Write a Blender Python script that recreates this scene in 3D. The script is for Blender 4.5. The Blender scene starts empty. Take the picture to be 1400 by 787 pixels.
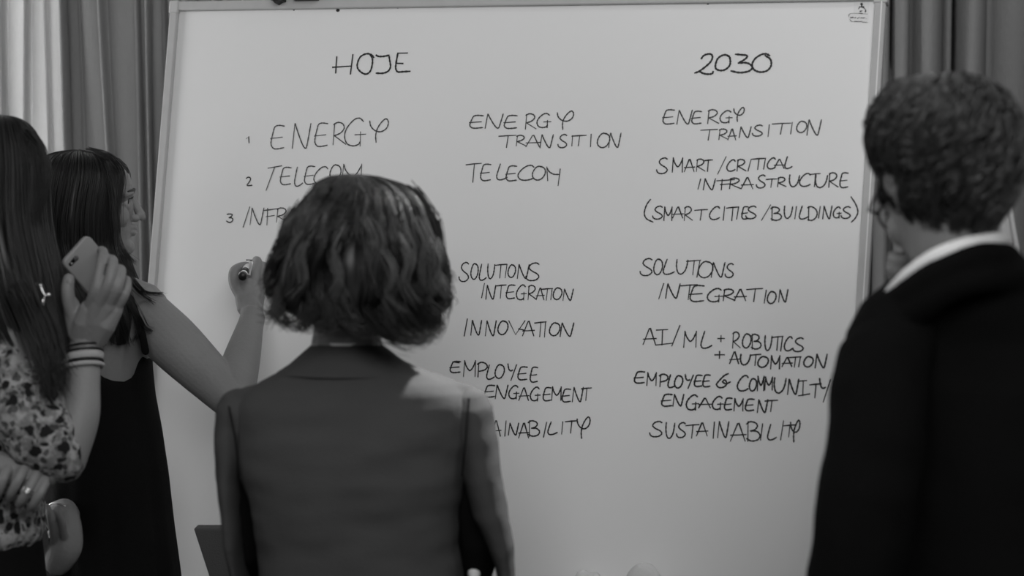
import bpy, math, random
import numpy as np
from mathutils import Vector, Matrix, noise as mnoise

random.seed(7); rng = np.random.default_rng(7)
SC = bpy.context.scene
COL = SC.collection
PI = math.pi

# ------------------------------------------------------------------ camera, world, light, exposure
FPX, W, H = 1944.0, 1400.0, 787.0
CAM = np.array([0.0, 0.0, 1.52]); PITCH = math.radians(-3.0)
FWD = np.array([0, math.cos(PITCH), math.sin(PITCH)]); UPV = np.array([0, -math.sin(PITCH), math.cos(PITCH)])
RT = np.array([1.0, 0, 0])
cam = bpy.data.cameras.new('camera'); cam.sensor_width = 36.0; cam.lens = 36.0*FPX/W
cam.clip_start = 0.05
cam.dof.use_dof = True; cam.dof.focus_distance = 2.92; cam.dof.aperture_fstop = 2.3
co = bpy.data.objects.new('camera', cam); COL.objects.link(co)
co.location = CAM; co.rotation_euler = (math.radians(90)+PITCH, 0, 0)
SC.camera = co

world = bpy.data.worlds.new('world'); SC.world = world; world.use_nodes = True
world.node_tree.nodes['Background'].inputs[0].default_value = (1, 1, 1, 1)
world.node_tree.nodes['Background'].inputs[1].default_value = 0.055

def area(name, loc, target, size, power, size_y=None, spread=None):
    l = bpy.data.lights.new(name, 'AREA'); l.energy = power; l.size = size
    if size_y: l.shape = 'RECTANGLE'; l.size_y = size_y
    if spread: l.spread = math.radians(spread)
    o = bpy.data.objects.new(name, l); COL.objects.link(o); o.location = loc
    d = Vector(target)-Vector(loc); o.rotation_euler = d.to_track_quat('-Z', 'Y').to_euler()
    return o
def spot(name, loc, target, power, angle, blend, radius):
    l = bpy.data.lights.new(name, 'SPOT'); l.energy = power; l.spot_size = math.radians(angle)
    l.spot_blend = blend; l.shadow_soft_size = radius
    o = bpy.data.objects.new(name, l); COL.objects.link(o); o.location = loc
    d = Vector(target)-Vector(loc); o.rotation_euler = d.to_track_quat('-Z', 'Y').to_euler()
    return o
area('room_front_light', (0.15, -0.1, 2.45), (0.05, 3.0, 1.0), 1.8, 31, 0.9)
area('ceiling_panel_light', (-0.2, 1.35, 2.98), (-0.1, 3.0, 0.8), 1.4, 6.5, 0.8)
spot('ceiling_downlight', (0.95, 2.05, 2.95), (-0.15, 2.55, 1.3), 13, 75, 0.6, 0.10)
spot('ceiling_spotlight', (0.45, 2.80, 2.62), (-0.09, 2.26, 1.28), 420, 24, 0.6, 0.04)
area('curtain_fill_light', (1.25, 2.75, 3.0), (1.2, 3.75, 1.5), 0.6, 7, 0.6)  # added fill, no fixture there: brightens the right curtain folds
area('window_daylight', (-2.1, 4.3, 1.9), (-1.6, 3.0, 1.6), 1.7, 115, 2.2)
area('side_window_daylight', (-2.9, 3.3, 1.8), (0.0, 4.0, 1.6), 0.6, 21, 2.0, 130)
area('left_window_daylight', (-3.0, 1.6, 1.7), (0.2, 2.8, 1.4), 1.2, 5, 1.6)

SC.view_settings.view_transform = 'Standard'; SC.view_settings.look = 'None'
SC.view_settings.exposure = -0.07; SC.view_settings.gamma = 1.0
SC.view_settings.use_curve_mapping = False

# ------------------------------------------------------------------ helpers
def ray(px, py): return FWD + RT*((px-W/2)/FPX) - UPV*((py-H/2)/FPX)
def P(px, py, d): return CAM + ray(px, py)*d          # a point seen at a pixel, d metres ahead
def mpp(d): return d/FPX                               # metres per pixel at that distance

def put(o, label=None, cat=None, group=None, kind=None):
    if label: o['label'] = label
    if cat: o['category'] = cat
    if group: o['group'] = group
    if kind: o['kind'] = kind
    return o
def thing(name, label, cat, loc=(0, 0, 0), group=None):
    o = bpy.data.objects.new(name, None); COL.objects.link(o); o.location = loc
    o.empty_display_size = 0.1
    return put(o, label, cat, group)
def link(name, me, mat, parent=None, label=None):
    o = bpy.data.objects.new(name, me); COL.objects.link(o)
    for m in (mat if isinstance(mat, (list, tuple)) else [mat]): me.materials.append(m)
    if parent is not None:
        o.parent = parent
        if parent.type == 'EMPTY': o.matrix_parent_inverse = Matrix.Translation(-Vector(parent.location))
    if label: o['label'] = label
    return o

class MB:
    def __init__(s): s.v = []; s.f = []; s.n = 0
    def add(s, v, f):
        v = np.asarray(v, float); s.v.append(v)
        s.f += [tuple(i+s.n for i in q) for q in f]; s.n += len(v); return s
    def mesh(s, name, smooth=True):
        me = bpy.data.meshes.new(name)
        me.from_pydata(np.concatenate(s.v).tolist(), [], s.f); me.update()
        if smooth: me.polygons.foreach_set('use_smooth', [True]*len(me.polygons))
        return me
    def build(s, name, mat, parent=None, smooth=True, label=None):
        return link(name, s.mesh(name, smooth), mat, parent, label)
    # --- shapes
    def rings(s, R, cap=True):
        n = len(R[0]); v = np.concatenate(R); f = []
        for i in range(len(R)-1):
            for j in range(n):
                a, b = i*n+j, i*n+(j+1) % n
                f.append((a, b, b+n, a+n))
        if cap:
            f.append(tuple(range(n))[::-1]); f.append(tuple((len(R)-1)*n+j for j in range(n)))
        return s.add(v, f)
    def tube(s, pts, rad, n=12, ratio=1.0, side=None, round_ends=True, cap=True):
        pts = [np.asarray(p, float) for p in pts]; rad = list(np.broadcast_to(rad, (len(pts),)).astype(float))
        rt = list(np.broadcast_to(ratio, (len(pts),)).astype(float))
        if round_ends:
            d0 = pts[0]-pts[1]; d0 /= np.linalg.norm(d0)+1e-9; d1 = pts[-1]-pts[-2]; d1 /= np.linalg.norm(d1)+1e-9
            r0, r1 = rad[0], rad[-1]
            pts = [pts[0]+d0*r0*.95, pts[0]+d0*r0*.65]+pts+[pts[-1]+d1*r1*.65, pts[-1]+d1*r1*.95]
            rad = [r0*.3, r0*.75]+rad+[r1*.75, r1*.3]; rt = [rt[0]]*2+rt+[rt[-1]]*2
        R = []; up = np.array(side if side is not None else (0.13, 0.97, 0.2), float); prev = None
        for i, p in enumerate(pts):
            a = pts[max(i-1, 0)]; b = pts[min(i+1, len(pts)-1)]; t = b-a; t /= np.linalg.norm(t)+1e-12
            if prev is None or side is not None:
                x = up-t*np.dot(up, t)
                if np.linalg.norm(x) < 1e-3: x = np.cross(t, (1, 0, 0))
            else: x = prev-t*np.dot(prev, t)
            x /= np.linalg.norm(x)+1e-12; prev = x; y = np.cross(t, x)
            th = np.arange(n)*2*PI/n
            R.append(p+np.outer(np.cos(th)*rad[i]*rt[i], x)+np.outer(np.sin(th)*rad[i], y))
        return s.rings(R, cap)
    def ell(s, c, r, M=None, nu=16, nv=10):
        R = []; c = np.asarray(c, float); r = np.broadcast_to(r, (3,))
        for i in range(nv+1):
            a = -PI/2+PI*(i*0.98/nv+0.01); th = np.arange(nu)*2*PI/nu
            q = np.stack([np.cos(a)*np.cos(th)*r[0], np.cos(a)*np.sin(th)*r[1], np.full(nu, math.sin(a)*r[2])], 1)
            if M is not None: q = q @ np.asarray(M).T
            R.append(q+c)
        return s.rings(R)
    def box(s, c, d, M=None):
        q = np.array([(x, y, z) for z in (-.5, .5) for y in (-.5, .5) for x in (-.5, .5)])*np.asarray(d)
        if M is not None: q = q @ np.asarray(M).T
        return s.add(q+np.asarray(c), [(0, 2, 3, 1), (4, 5, 7, 6), (0, 1, 5, 4), (2, 6, 7, 3), (0, 4, 6, 2), (1, 3, 7, 5)])
    def rows(s, rows, d, n=28, e=1.0, cap=True):
        # horizontal ellipses from silhouette rows (y, xl, xr, depth radius[, distance])
        R = []
        for r in rows:
            y, xl, xr, rd = r[:4]; dd = r[4] if len(r) > 4 else d
            c = P((xl+xr)/2, y, dd); hw = (xr-xl)/2*mpp(dd); th = np.arange(n)*2*PI/n
            cs, sn = np.cos(th), np.sin(th)
            R.append(c+np.stack([np.sign(cs)*np.abs(cs)**e*hw, np.sign(sn)*np.abs(sn)**e*rd, np.zeros(n)], 1))
        return s.rings(R, cap)

def _cr(pts, k=5):
    p = [np.array(q, float) for q in pts]; p = [2*p[0]-p[1]]+p+[2*p[-1]-p[-2]]; out = []
    for i in range(1, len(p)-2):
        for j in range(k):
            t = j/k; out.append(.5*((2*p[i])+(-p[i-1]+p[i+1])*t+(2*p[i-1]-5*p[i]+4*p[i+1]-p[i+2])*t*t+(-p[i-1]+3*p[i]-3*p[i+1]+p[i+2])*t**3))
    return out+[p[-2]]
def stube(mb, pts, rad, n=28, ratio=1.0, **kw):
    """tube along a smooth curve through the points"""
    m = len(pts); rad = np.broadcast_to(rad, (m,)); ratio = np.broadcast_to(ratio, (m,))
    q = _cr([np.append(np.asarray(p, float), (r, t)) for p, r, t in zip(pts, rad, ratio)])
    return mb.tube([a[:3] for a in q], [max(a[3], 1e-4) for a in q], n, [a[4] for a in q], **kw)
def T(px): return [P(*p) for p in px]
def bevel(o, w, seg=2):
    m = o.modifiers.new('bevel', 'BEVEL'); m.width = w; m.segments = seg; m.limit_method = 'ANGLE'; m.angle_limit = math.radians(40); return o
def blend(name, mb, mat, parent, voxel=0.004, smooth=4, label=None, disp=None):
    """one continuous skin over overlapping volumes"""
    me = mb.mesh(name+'_raw'); tmp = bpy.data.objects.new('tmp', me); COL.objects.link(tmp)
    m = tmp.modifiers.new('r', 'REMESH'); m.mode = 'VOXEL'; m.voxel_size = voxel; m.adaptivity = 0
    if smooth:
        q = tmp.modifiers.new('s', 'SMOOTH'); q.factor = 0.5; q.iterations = smooth
    dg = bpy.context.evaluated_depsgraph_get()
    out = bpy.data.meshes.new_from_object(tmp.evaluated_get(dg)); out.name = name
    bpy.data.objects.remove(tmp); bpy.data.meshes.remove(me)
    if disp is not None:
        n = len(out.vertices); v = np.empty(n*3); out.vertices.foreach_get('co', v); v = v.reshape(-1, 3)
        nn = np.empty(n*3); out.vertices.foreach_get('normal', nn); nn = nn.reshape(-1, 3)
        a = np.array([disp(Vector(p)) for p in v]); v = v+nn*a[:, None]
        out.vertices.foreach_set('co', v.ravel()); out.update()
    out.polygons.foreach_set('use_smooth', [True]*len(out.polygons))
    return link(name, out, mat, parent, label)

# ------------------------------------------------------------------ materials (a black and white photograph: greys)
def mat(name, val, rough=0.6, metal=0.0, spec=0.5, bump=None, noise_amt=0.0, noise_scale=20, trans=0.0, sub=0.0, coat=0.0, sheen=0.0):
    m = bpy.data.materials.new(name); m.use_nodes = True; nt = m.node_tree; b = nt.nodes['Principled BSDF']
    b.inputs['Base Color'].default_value = (val, val, val, 1); b.inputs['Roughness'].default_value = rough
    b.inputs['Metallic'].default_value = metal; b.inputs['Specular IOR Level'].default_value = spec
    if coat: b.inputs['Coat Weight'].default_value = coat
    if sheen: b.inputs['Sheen Weight'].default_value = sheen; b.inputs['Sheen Roughness'].default_value = 0.4
    if sub:
        b.inputs['Subsurface Weight'].default_value = sub; b.inputs['Subsurface Radius'].default_value = (.01, .01, .01)
        b.inputs['Subsurface Scale'].default_value = 0.6
    tc = nt.nodes.new('ShaderNodeTexCoord')
    if noise_amt:
        nz = nt.nodes.new('ShaderNodeTexNoise'); nz.inputs['Scale'].default_value = noise_scale; nz.inputs['Detail'].default_value = 5
        nt.links.new(tc.outputs['Object'], nz.inputs['Vector'])
        mr = nt.nodes.new('ShaderNodeMapRange'); mr.inputs[3].default_value = val*(1-noise_amt); mr.inputs[4].default_value = val*(1+noise_amt)
        nt.links.new(nz.outputs['Fac'], mr.inputs[0]); nt.links.new(mr.outputs[0], b.inputs['Base Color'])
    if bump:
        sc, st = bump[:2]; st3 = bump[2] if len(bump) > 2 else (1, 1, 1)
        mp = nt.nodes.new('ShaderNodeMapping'); mp.inputs['Scale'].default_value = st3
        nz = nt.nodes.new('ShaderNodeTexNoise'); nz.inputs['Scale'].default_value = sc; nz.inputs['Detail'].default_value = 4
        bp = nt.nodes.new('ShaderNodeBump'); bp.inputs['Strength'].default_value = st; bp.inputs['Distance'].default_value = 0.01
        nt.links.new(tc.outputs['Object'], mp.inputs[0]); nt.links.new(mp.outputs[0], nz.inputs['Vector'])
        nt.links.new(nz.outputs['Fac'], bp.inputs['Height']); nt.links.new(bp.outputs[0], b.inputs['Normal'])
    if trans:
        tr = nt.nodes.new('ShaderNodeBsdfTranslucent'); tr.inputs[0].default_value = (val, val, val, 1)
        mx = nt.nodes.new('ShaderNodeMixShader'); mx.inputs[0].default_value = trans
        nt.links.new(b.outputs[0], mx.inputs[1]); nt.links.new(tr.outputs[0], mx.inputs[2])
        nt.links.new(mx.outputs[0], nt.nodes['Material Output'].inputs[0])
    return m
M = dict(
    board=mat('whiteboard_enamel', .80, .38, spec=.3, noise_amt=.03, noise_scale=2.2),
    frame=mat('aluminium_frame', .47, .6, metal=.0, spec=.2, noise_amt=.08, noise_scale=30),
    corner=mat('corner_plastic', .50, .5),
    ink=mat('marker_ink', .012, .6), ink_thin=mat('marker_ink_worn', .055, .6),
    sticker=mat('sticker_paper', .74, .5), smear=mat('wiped_ink', .6, .6),
    black=mat('black_plastic', .006, .45), chrome=mat('chrome', .75, .15, metal=1),
    skin=mat('skin', .205, .5, spec=.35, sub=.12, bump=(160, .12), noise_amt=.08, noise_scale=18),
    hair_dark=mat('hair_dark', .0055, .42, spec=.5),
    hair_brown=mat('hair_brown', .017, .45, spec=.6, noise_amt=.9, noise_scale=17),
    hair_curly=mat('hair_curly', .034, .36, spec=.7, noise_amt=.9, noise_scale=45),
    hair_painted_sheen=mat('hair_painted_sheen', .085, .42, spec=.6),  # lighter hair colour for the painted highlights on the bob
    hair_fair=mat('hair_fair', .75, .45),
    blazer=mat('blazer_wool', .060, .9, spec=.15, bump=(420, .25), noise_amt=.10, noise_scale=9),
    suit=mat('suit_wool', .0035, .9, spec=.10, bump=(300, .3), noise_amt=.2, noise_scale=14),
    dress=mat('black_crepe', .0055, .85, spec=.12, bump=(420, .3)),
    cloth_black=mat('black_cotton', .006, .9, spec=.1),
    shirt=mat('white_shirt', .80, .8, bump=(500, .1)),
    curtain=mat('curtain_linen', .37, .95, spec=.05, bump=(260, .35, (1, 1, .25)), noise_amt=.06, noise_scale=60, trans=.35),
    curtain_sheer=mat('curtain_sheer', .58, .95, spec=.05, bump=(260, .3, (1, 1, .25)), noise_amt=.05, noise_scale=60, trans=.5),
    wall=mat('wall_paint', .35, .9, noise_amt=.04), floor=mat('floor_carpet', .10, .95, bump=(300, .4), noise_amt=.2, noise_scale=80),
    ceiling=mat('ceiling_paint', .6, .9, noise_amt=.03), glass=mat('window_glass', .7, .05),
    phone=mat('phone_case', .24, .45), lens=mat('lens_black', .004, .1), silver=mat('silver', .8, .22, metal=1),
    band=mat('woven_band', .40, .85, bump=(500, .5)), chair=mat('chair_fabric', .085, .9, bump=(500, .3), noise_amt=.08, noise_scale=40),
    eye=mat('eye_white', .35, .2), iris=mat('iris', .01, .15), lip=mat('lip_skin', .2, .45), marker_white=mat('marker_barrel', .8, .3),
    tray_cloth=mat('wiping_cloth', .60, .9, bump=(300, .2)),
)
# flowered blouse: pale ground, dark blots and fine sprigs
def floral():
    m = mat('flowered_crepe', .3, .85, spec=.15); nt = m.node_tree; b = nt.nodes['Principled BSDF']
    N = lambda t: nt.nodes.new(t); L = nt.links.new
    tc = N('ShaderNodeTexCoord'); nz = N('ShaderNodeTexNoise'); nz.inputs['Scale'].default_value = 26; nz.inputs['Detail'].default_value = 3
    L(tc.outputs['Object'], nz.inputs['Vector'])
    ad = N('ShaderNodeVectorMath'); ad.operation = 'MULTIPLY_ADD'; ad.inputs[1].default_value = (.045,)*3
    L(nz.outputs['Color'], ad.inputs[0]); L(tc.outputs['Object'], ad.inputs[2])
    def vor(scale, lo, hi):
        v = N('ShaderNodeTexVoronoi'); v.inputs['Scale'].default_value = scale; L(ad.outputs[0], v.inputs['Vector'])
        r = N('ShaderNodeMapRange'); r.inputs[1].default_value = lo; r.inputs[2].default_value = hi; r.inputs[3].default_value = 0; r.inputs[4].default_value = 1
        L(v.outputs['Distance'], r.inputs[0]); return r
    a = vor(43, .33, .43); c = vor(70, .28, .42)
    n2 = N('ShaderNodeTexNoise'); n2.inputs['Scale'].default_value = 70; n2.inputs['Detail'].default_value = 4; L(tc.outputs['Object'], n2.inputs['Vector'])
    r2 = N('ShaderNodeMapRange'); r2.inputs[1].default_value = .42; r2.inputs[2].default_value = .6; r2.inputs[3].default_value = .45; r2.inputs[4].default_value = 1; L(n2.outputs['Fac'], r2.inputs[0])
    m1 = N('ShaderNodeMath'); m1.operation = 'MULTIPLY'; L(a.outputs[0], m1.inputs[0])
    mn = N('ShaderNodeMath'); mn.operation = 'MAXIMUM'; mn.inputs[1].default_value = .25; L(c.outputs[0], mn.inputs[0]); L(mn.outputs[0], m1.inputs[1])
    m2 = N('ShaderNodeMath'); m2.operation = 'MULTIPLY'; L(m1.outputs[0], m2.inputs[0]); L(r2.outputs[0], m2.inputs[1])
    cr = N('ShaderNodeMapRange'); cr.inputs[3].default_value = .012; cr.inputs[4].default_value = .34; L(m2.outputs[0], cr.inputs[0])
    L(cr.outputs[0], b.inputs['Base Color']); return m
M['floral'] = floral()
# ------------------------------------------------------------------ the setting
def struct(name, mb, m): return put(mb.build(name, m, smooth=False), kind='structure')
struct('floor', MB().box((0, 1.2, -.05), (8, 8, .1)), M['floor'])
struct('ceiling', MB().box((0, 1.2, 3.10), (8, 8, .1)), M['ceiling'])
wb = MB()
wb.box((1.65, 4.2, 1.525), (4.7, .1, 3.05)); wb.box((-3.6, 4.2, 1.525), (.8, .1, 3.05))
wb.box((-1.95, 4.2, .2), (2.5, .1, .4)); wb.box((-1.95, 4.2, 2.95), (2.5, .1, .2))
struct('wall_back', wb, M['wall'])
wf = MB()
for x in (-3.17, -1.95, -.73): wf.box((x, 4.2, 1.625), (.06, .08, 2.45))
for z in (.43, 2.82): wf.box((-1.95, 4.2, z), (2.5, .08, .06))
struct('window_1', wf, M['frame'])

# curtains: each fold is a bulge of cloth hanging from ceiling to floor; (edge px at the top, edge px at y=400, bulge)
def curtain(name, label, folds, m, d=3.75):
    mb = MB(); zt, zb = 3.02, .03; NZ = 26; cols = []
    for k in range(len(folds)-1):
        (a0, a1, amp), (b0, b1, _) = folds[k], folds[k+1]
        ns = 12
        for i in range(ns):
            t = i/ns; bul = math.sin(PI*t**.8)**.8*amp
            cols.append((a0+(b0-a0)*t, a1+(b1-a1)*t, bul))
    cols.append((folds[-1][0], folds[-1][1], 0))
    v = []
    for j in range(NZ+1):
        z = zt+(zb-zt)*j/NZ
        for i, (x0, x1, bul) in enumerate(cols):
            A, B = P(x0, 0, d), P(x1, 400, d); s = (z-A[2])/(B[2]-A[2])
            wob = .006*math.sin(z*3+i*.11)
            v.append((A[0]+(B[0]-A[0])*s+wob*.3, A[1]-bul*(1+.1*math.sin(z*2+i*.05))+wob, z))
    n = len(cols)
    f = [(j*n+i, j*n+i+1, (j+1)*n+i+1, (j+1)*n+i) for j in range(NZ) for i in range(n-1)]
    mb.add(v, f); o = mb.build(name, m)
    sm = o.modifiers.new('thick', 'SOLIDIFY'); sm.thickness = .003
    return put(o, label, 'curtain')
curtain('curtain', 'pale sheer curtain glowing with daylight at the far left',
        [(-560, -560, .05), (-470, -470, .07), (-400, -400, .06), (-320, -320, .07), (-250, -250, .06), (-180, -180, .07), (-120, -120, .05), (-62, -62, .05),
         (5, 3, .04), (13, 11, .012), (36, 31, .035), (42, 37, .010), (62, 64, .018), (69, 71, .010), (90, 100, .01), (100, 110, .01)], M['curtain_sheer'])
curtain('curtain', 'grey curtain in narrow folds beside the left edge of the whiteboard',
        [(84, 94, .035), (91, 101, .012), (108, 113, .012), (112, 117, .010), (138, 156, .035), (146, 164, .014), (186, 191, .03), (192, 197, .013), (203, 204, .03), (209, 209, .016), (222, 229, .025), (228, 235, .011), (233, 240, .025), (239, 246, .012), (250, 250, .03), (268, 268, .02), (290, 290, .03), (305, 305, .03), (330, 330, .03)], M['curtain'], 3.72)
curtain('curtain', 'dark curtain hanging behind the top edge of the whiteboard',
        [(326, 326, .06), (372, 372, .06), (420, 420, .05), (470, 470, .07), (540, 540, .06), (600, 600, .07), (680, 680, .06), (760, 760, .07), (840, 840, .06), (920, 920, .07), (990, 990, .06), (1070, 1070, .07), (1130, 1130, .05), (1170, 1170, .06), (1202, 1202, .05)], M['curtain'], 3.88)
curtain('curtain', 'grey curtain in deep folds to the right of the whiteboard behind the man',
        [(1199, 1199, .05), (1215, 1217, .09), (1240, 1243, .10), (1287, 1288, .03), (1300, 1301, .085), (1347, 1347, .065), (1420, 1420, .07), (1470, 1470, .1), (1540, 1540, .08), (1610, 1610, .1), (1700, 1700, .08), (1800, 1800, .09), (1900, 1900, .08), (2000, 2000, .05)], M['curtain'], 3.70)

# ------------------------------------------------------------------ whiteboard: plane found from its edges in the photograph
def pl(A, B): return np.cross(ray(*A), ray(*B))
_a = pl((254, 15.4), (1186, 1.9)); _b = pl((238.8, 20), (208, 400)); _c = pl((1200.7, 8.6), (1174, 437))
BV = np.cross(_b, _c); BV /= np.linalg.norm(BV); BV *= np.sign(BV[2])
BU = np.cross(_a, BV); BU /= np.linalg.norm(BU); BU *= np.sign(BU[0])
BN = np.cross(BV, BU); BN /= np.linalg.norm(BN)
if BN[1] > 0: BN = -BN
BO = P(700, 300, 2.87)                                  # a point of the board
def bd(px, py):
    r = ray(px, py); t = np.dot(BO-CAM, BN)/np.dot(r, BN); q = CAM+r*t-BO
    return np.array([np.dot(q, BU), np.dot(q, BV)])
def bw(a, b, h=0.0): return BO+BU*a+BV*b+BN*h
MBd = np.stack([BU, BV, BN], 1)                        # board axes as columns
uL = bd(248, 15)[0]; uL = bd(243.5, 40)[0]; uR = bd(1193.8, 40)[0]; vT = bd(700, 8.9)[1]; vB = vT-1.238
FWI = .021
whiteboard = thing('whiteboard', 'large white writing board covered in handwritten lists, leaning back', 'whiteboard', tuple(bw(0, vB)*np.array([1, 1, 0])))
def bbox(mb, u0, u1, v0, v1, h0, h1):
    return mb.box(bw((u0+u1)/2, (v0+v1)/2, (h0+h1)/2), (abs(u1-u0), abs(v1-v0), abs(h1-h0)), MBd)
bbox(MB(), uL-.005, uR+.005, vB-.005, vT+.005, -.018, 0).build('panel', M['board'], whiteboard, False)
for (u0, u1, v0, v1) in ((uL-FWI, uR+FWI, vT, vT+FWI), (uL-FWI, uR+FWI, vB-FWI, vB)):
    o = bbox(MB(), u0, u1, v0, v1, -.022, .008).build('frame_rail', M['frame'], whiteboard, False); bevel(o, .003)
for (u0, u1) in ((uL-FWI, uL), (uR, uR+FWI)):
    o = bbox(MB(), u0, u1, vB, vT, -.022, .008).build('frame_rail', M['frame'], whiteboard, False); bevel(o, .003)
bbox(MB(), uR+.012, uR+.0145, vB, vT, .008, .0095).build('frame_lip', M['sticker'], whiteboard, False)
for (u, sgn) in ((uL, -1), (uR, 1)):
    for v in (vT, vB):
        s2 = 1 if v == vT else -1
        mb = MB(); bbox(mb, u-sgn*.002, u+sgn*(FWI+.0025), v-s2*.006, v+s2*(FWI+.0025), -.024, .0095)
        bevel(mb.build('corner_cap', M['corner'], whiteboard, False), .004, 3)
# legs, feet and pen tray of the board
for u in (uL+.28, uR-.28):
    mb = MB(); top = bw(u, vT-.2, -.05); lo = bw(u, vB, -.05); dirn = (lo-top)/np.linalg.norm(lo-top); foot = lo+dirn*((lo[2]-.03)/-dirn[2])
    mb.tube([top, foot], .016, 10, round_ends=False); mb.build('upright', M['frame'], whiteboard)
    back = foot+np.array([.12, .5, 0]); mb = MB(); mb.tube([bw(u, vT-.35, -.06), back*np.array([1, 1, 0])+np.array([0, 0, .02])], .012, 10); mb.build('rear_strut', M['frame'], whiteboard)
    mb = MB(); mb.ell(foot-np.array([0, 0, .01]), (.025, .025, .02)); mb.build('foot_cap', M['black'], whiteboard)
o = bbox(MB(), uL+.3, uR-.25, vB-FWI-.012, vB-FWI+.002, .0, .085).build('pen_tray', M['frame'], whiteboard, False); bevel(o, .003)
o = bbox(MB(), uL+.3, uR-.25, vB-FWI, vB-FWI+.018, .08, .085).build('tray_lip', M['frame'], whiteboard, False)
# black paper hook and bar on the top rail
a, b = bd(386, 2)
mb = MB(); bbox(mb, a-.012, a+.014, b-.004, b+.03, .008, .03); 
mb.rings([np.array([bw(a-.014, b+.006, h), bw(a-.002, b-.0105, h), bw(a+.012, b-.001, h), bw(a+.014, b+.006, h)]) for h in (.008, .03)])
hk = mb.build('paper_hook', M['black'], whiteboard, False)
mb = MB(); mb.ell(bw(a+.008, b+.004, .031), .0035); mb.build('hook_pin', M['chrome'], hk)
a, b = bd(423, 0)
bbox(MB(), a-.028, a+.028, b-.004, b+.03, .0085, .02).build('clamp_bar', M['black'], whiteboard, False)

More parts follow.
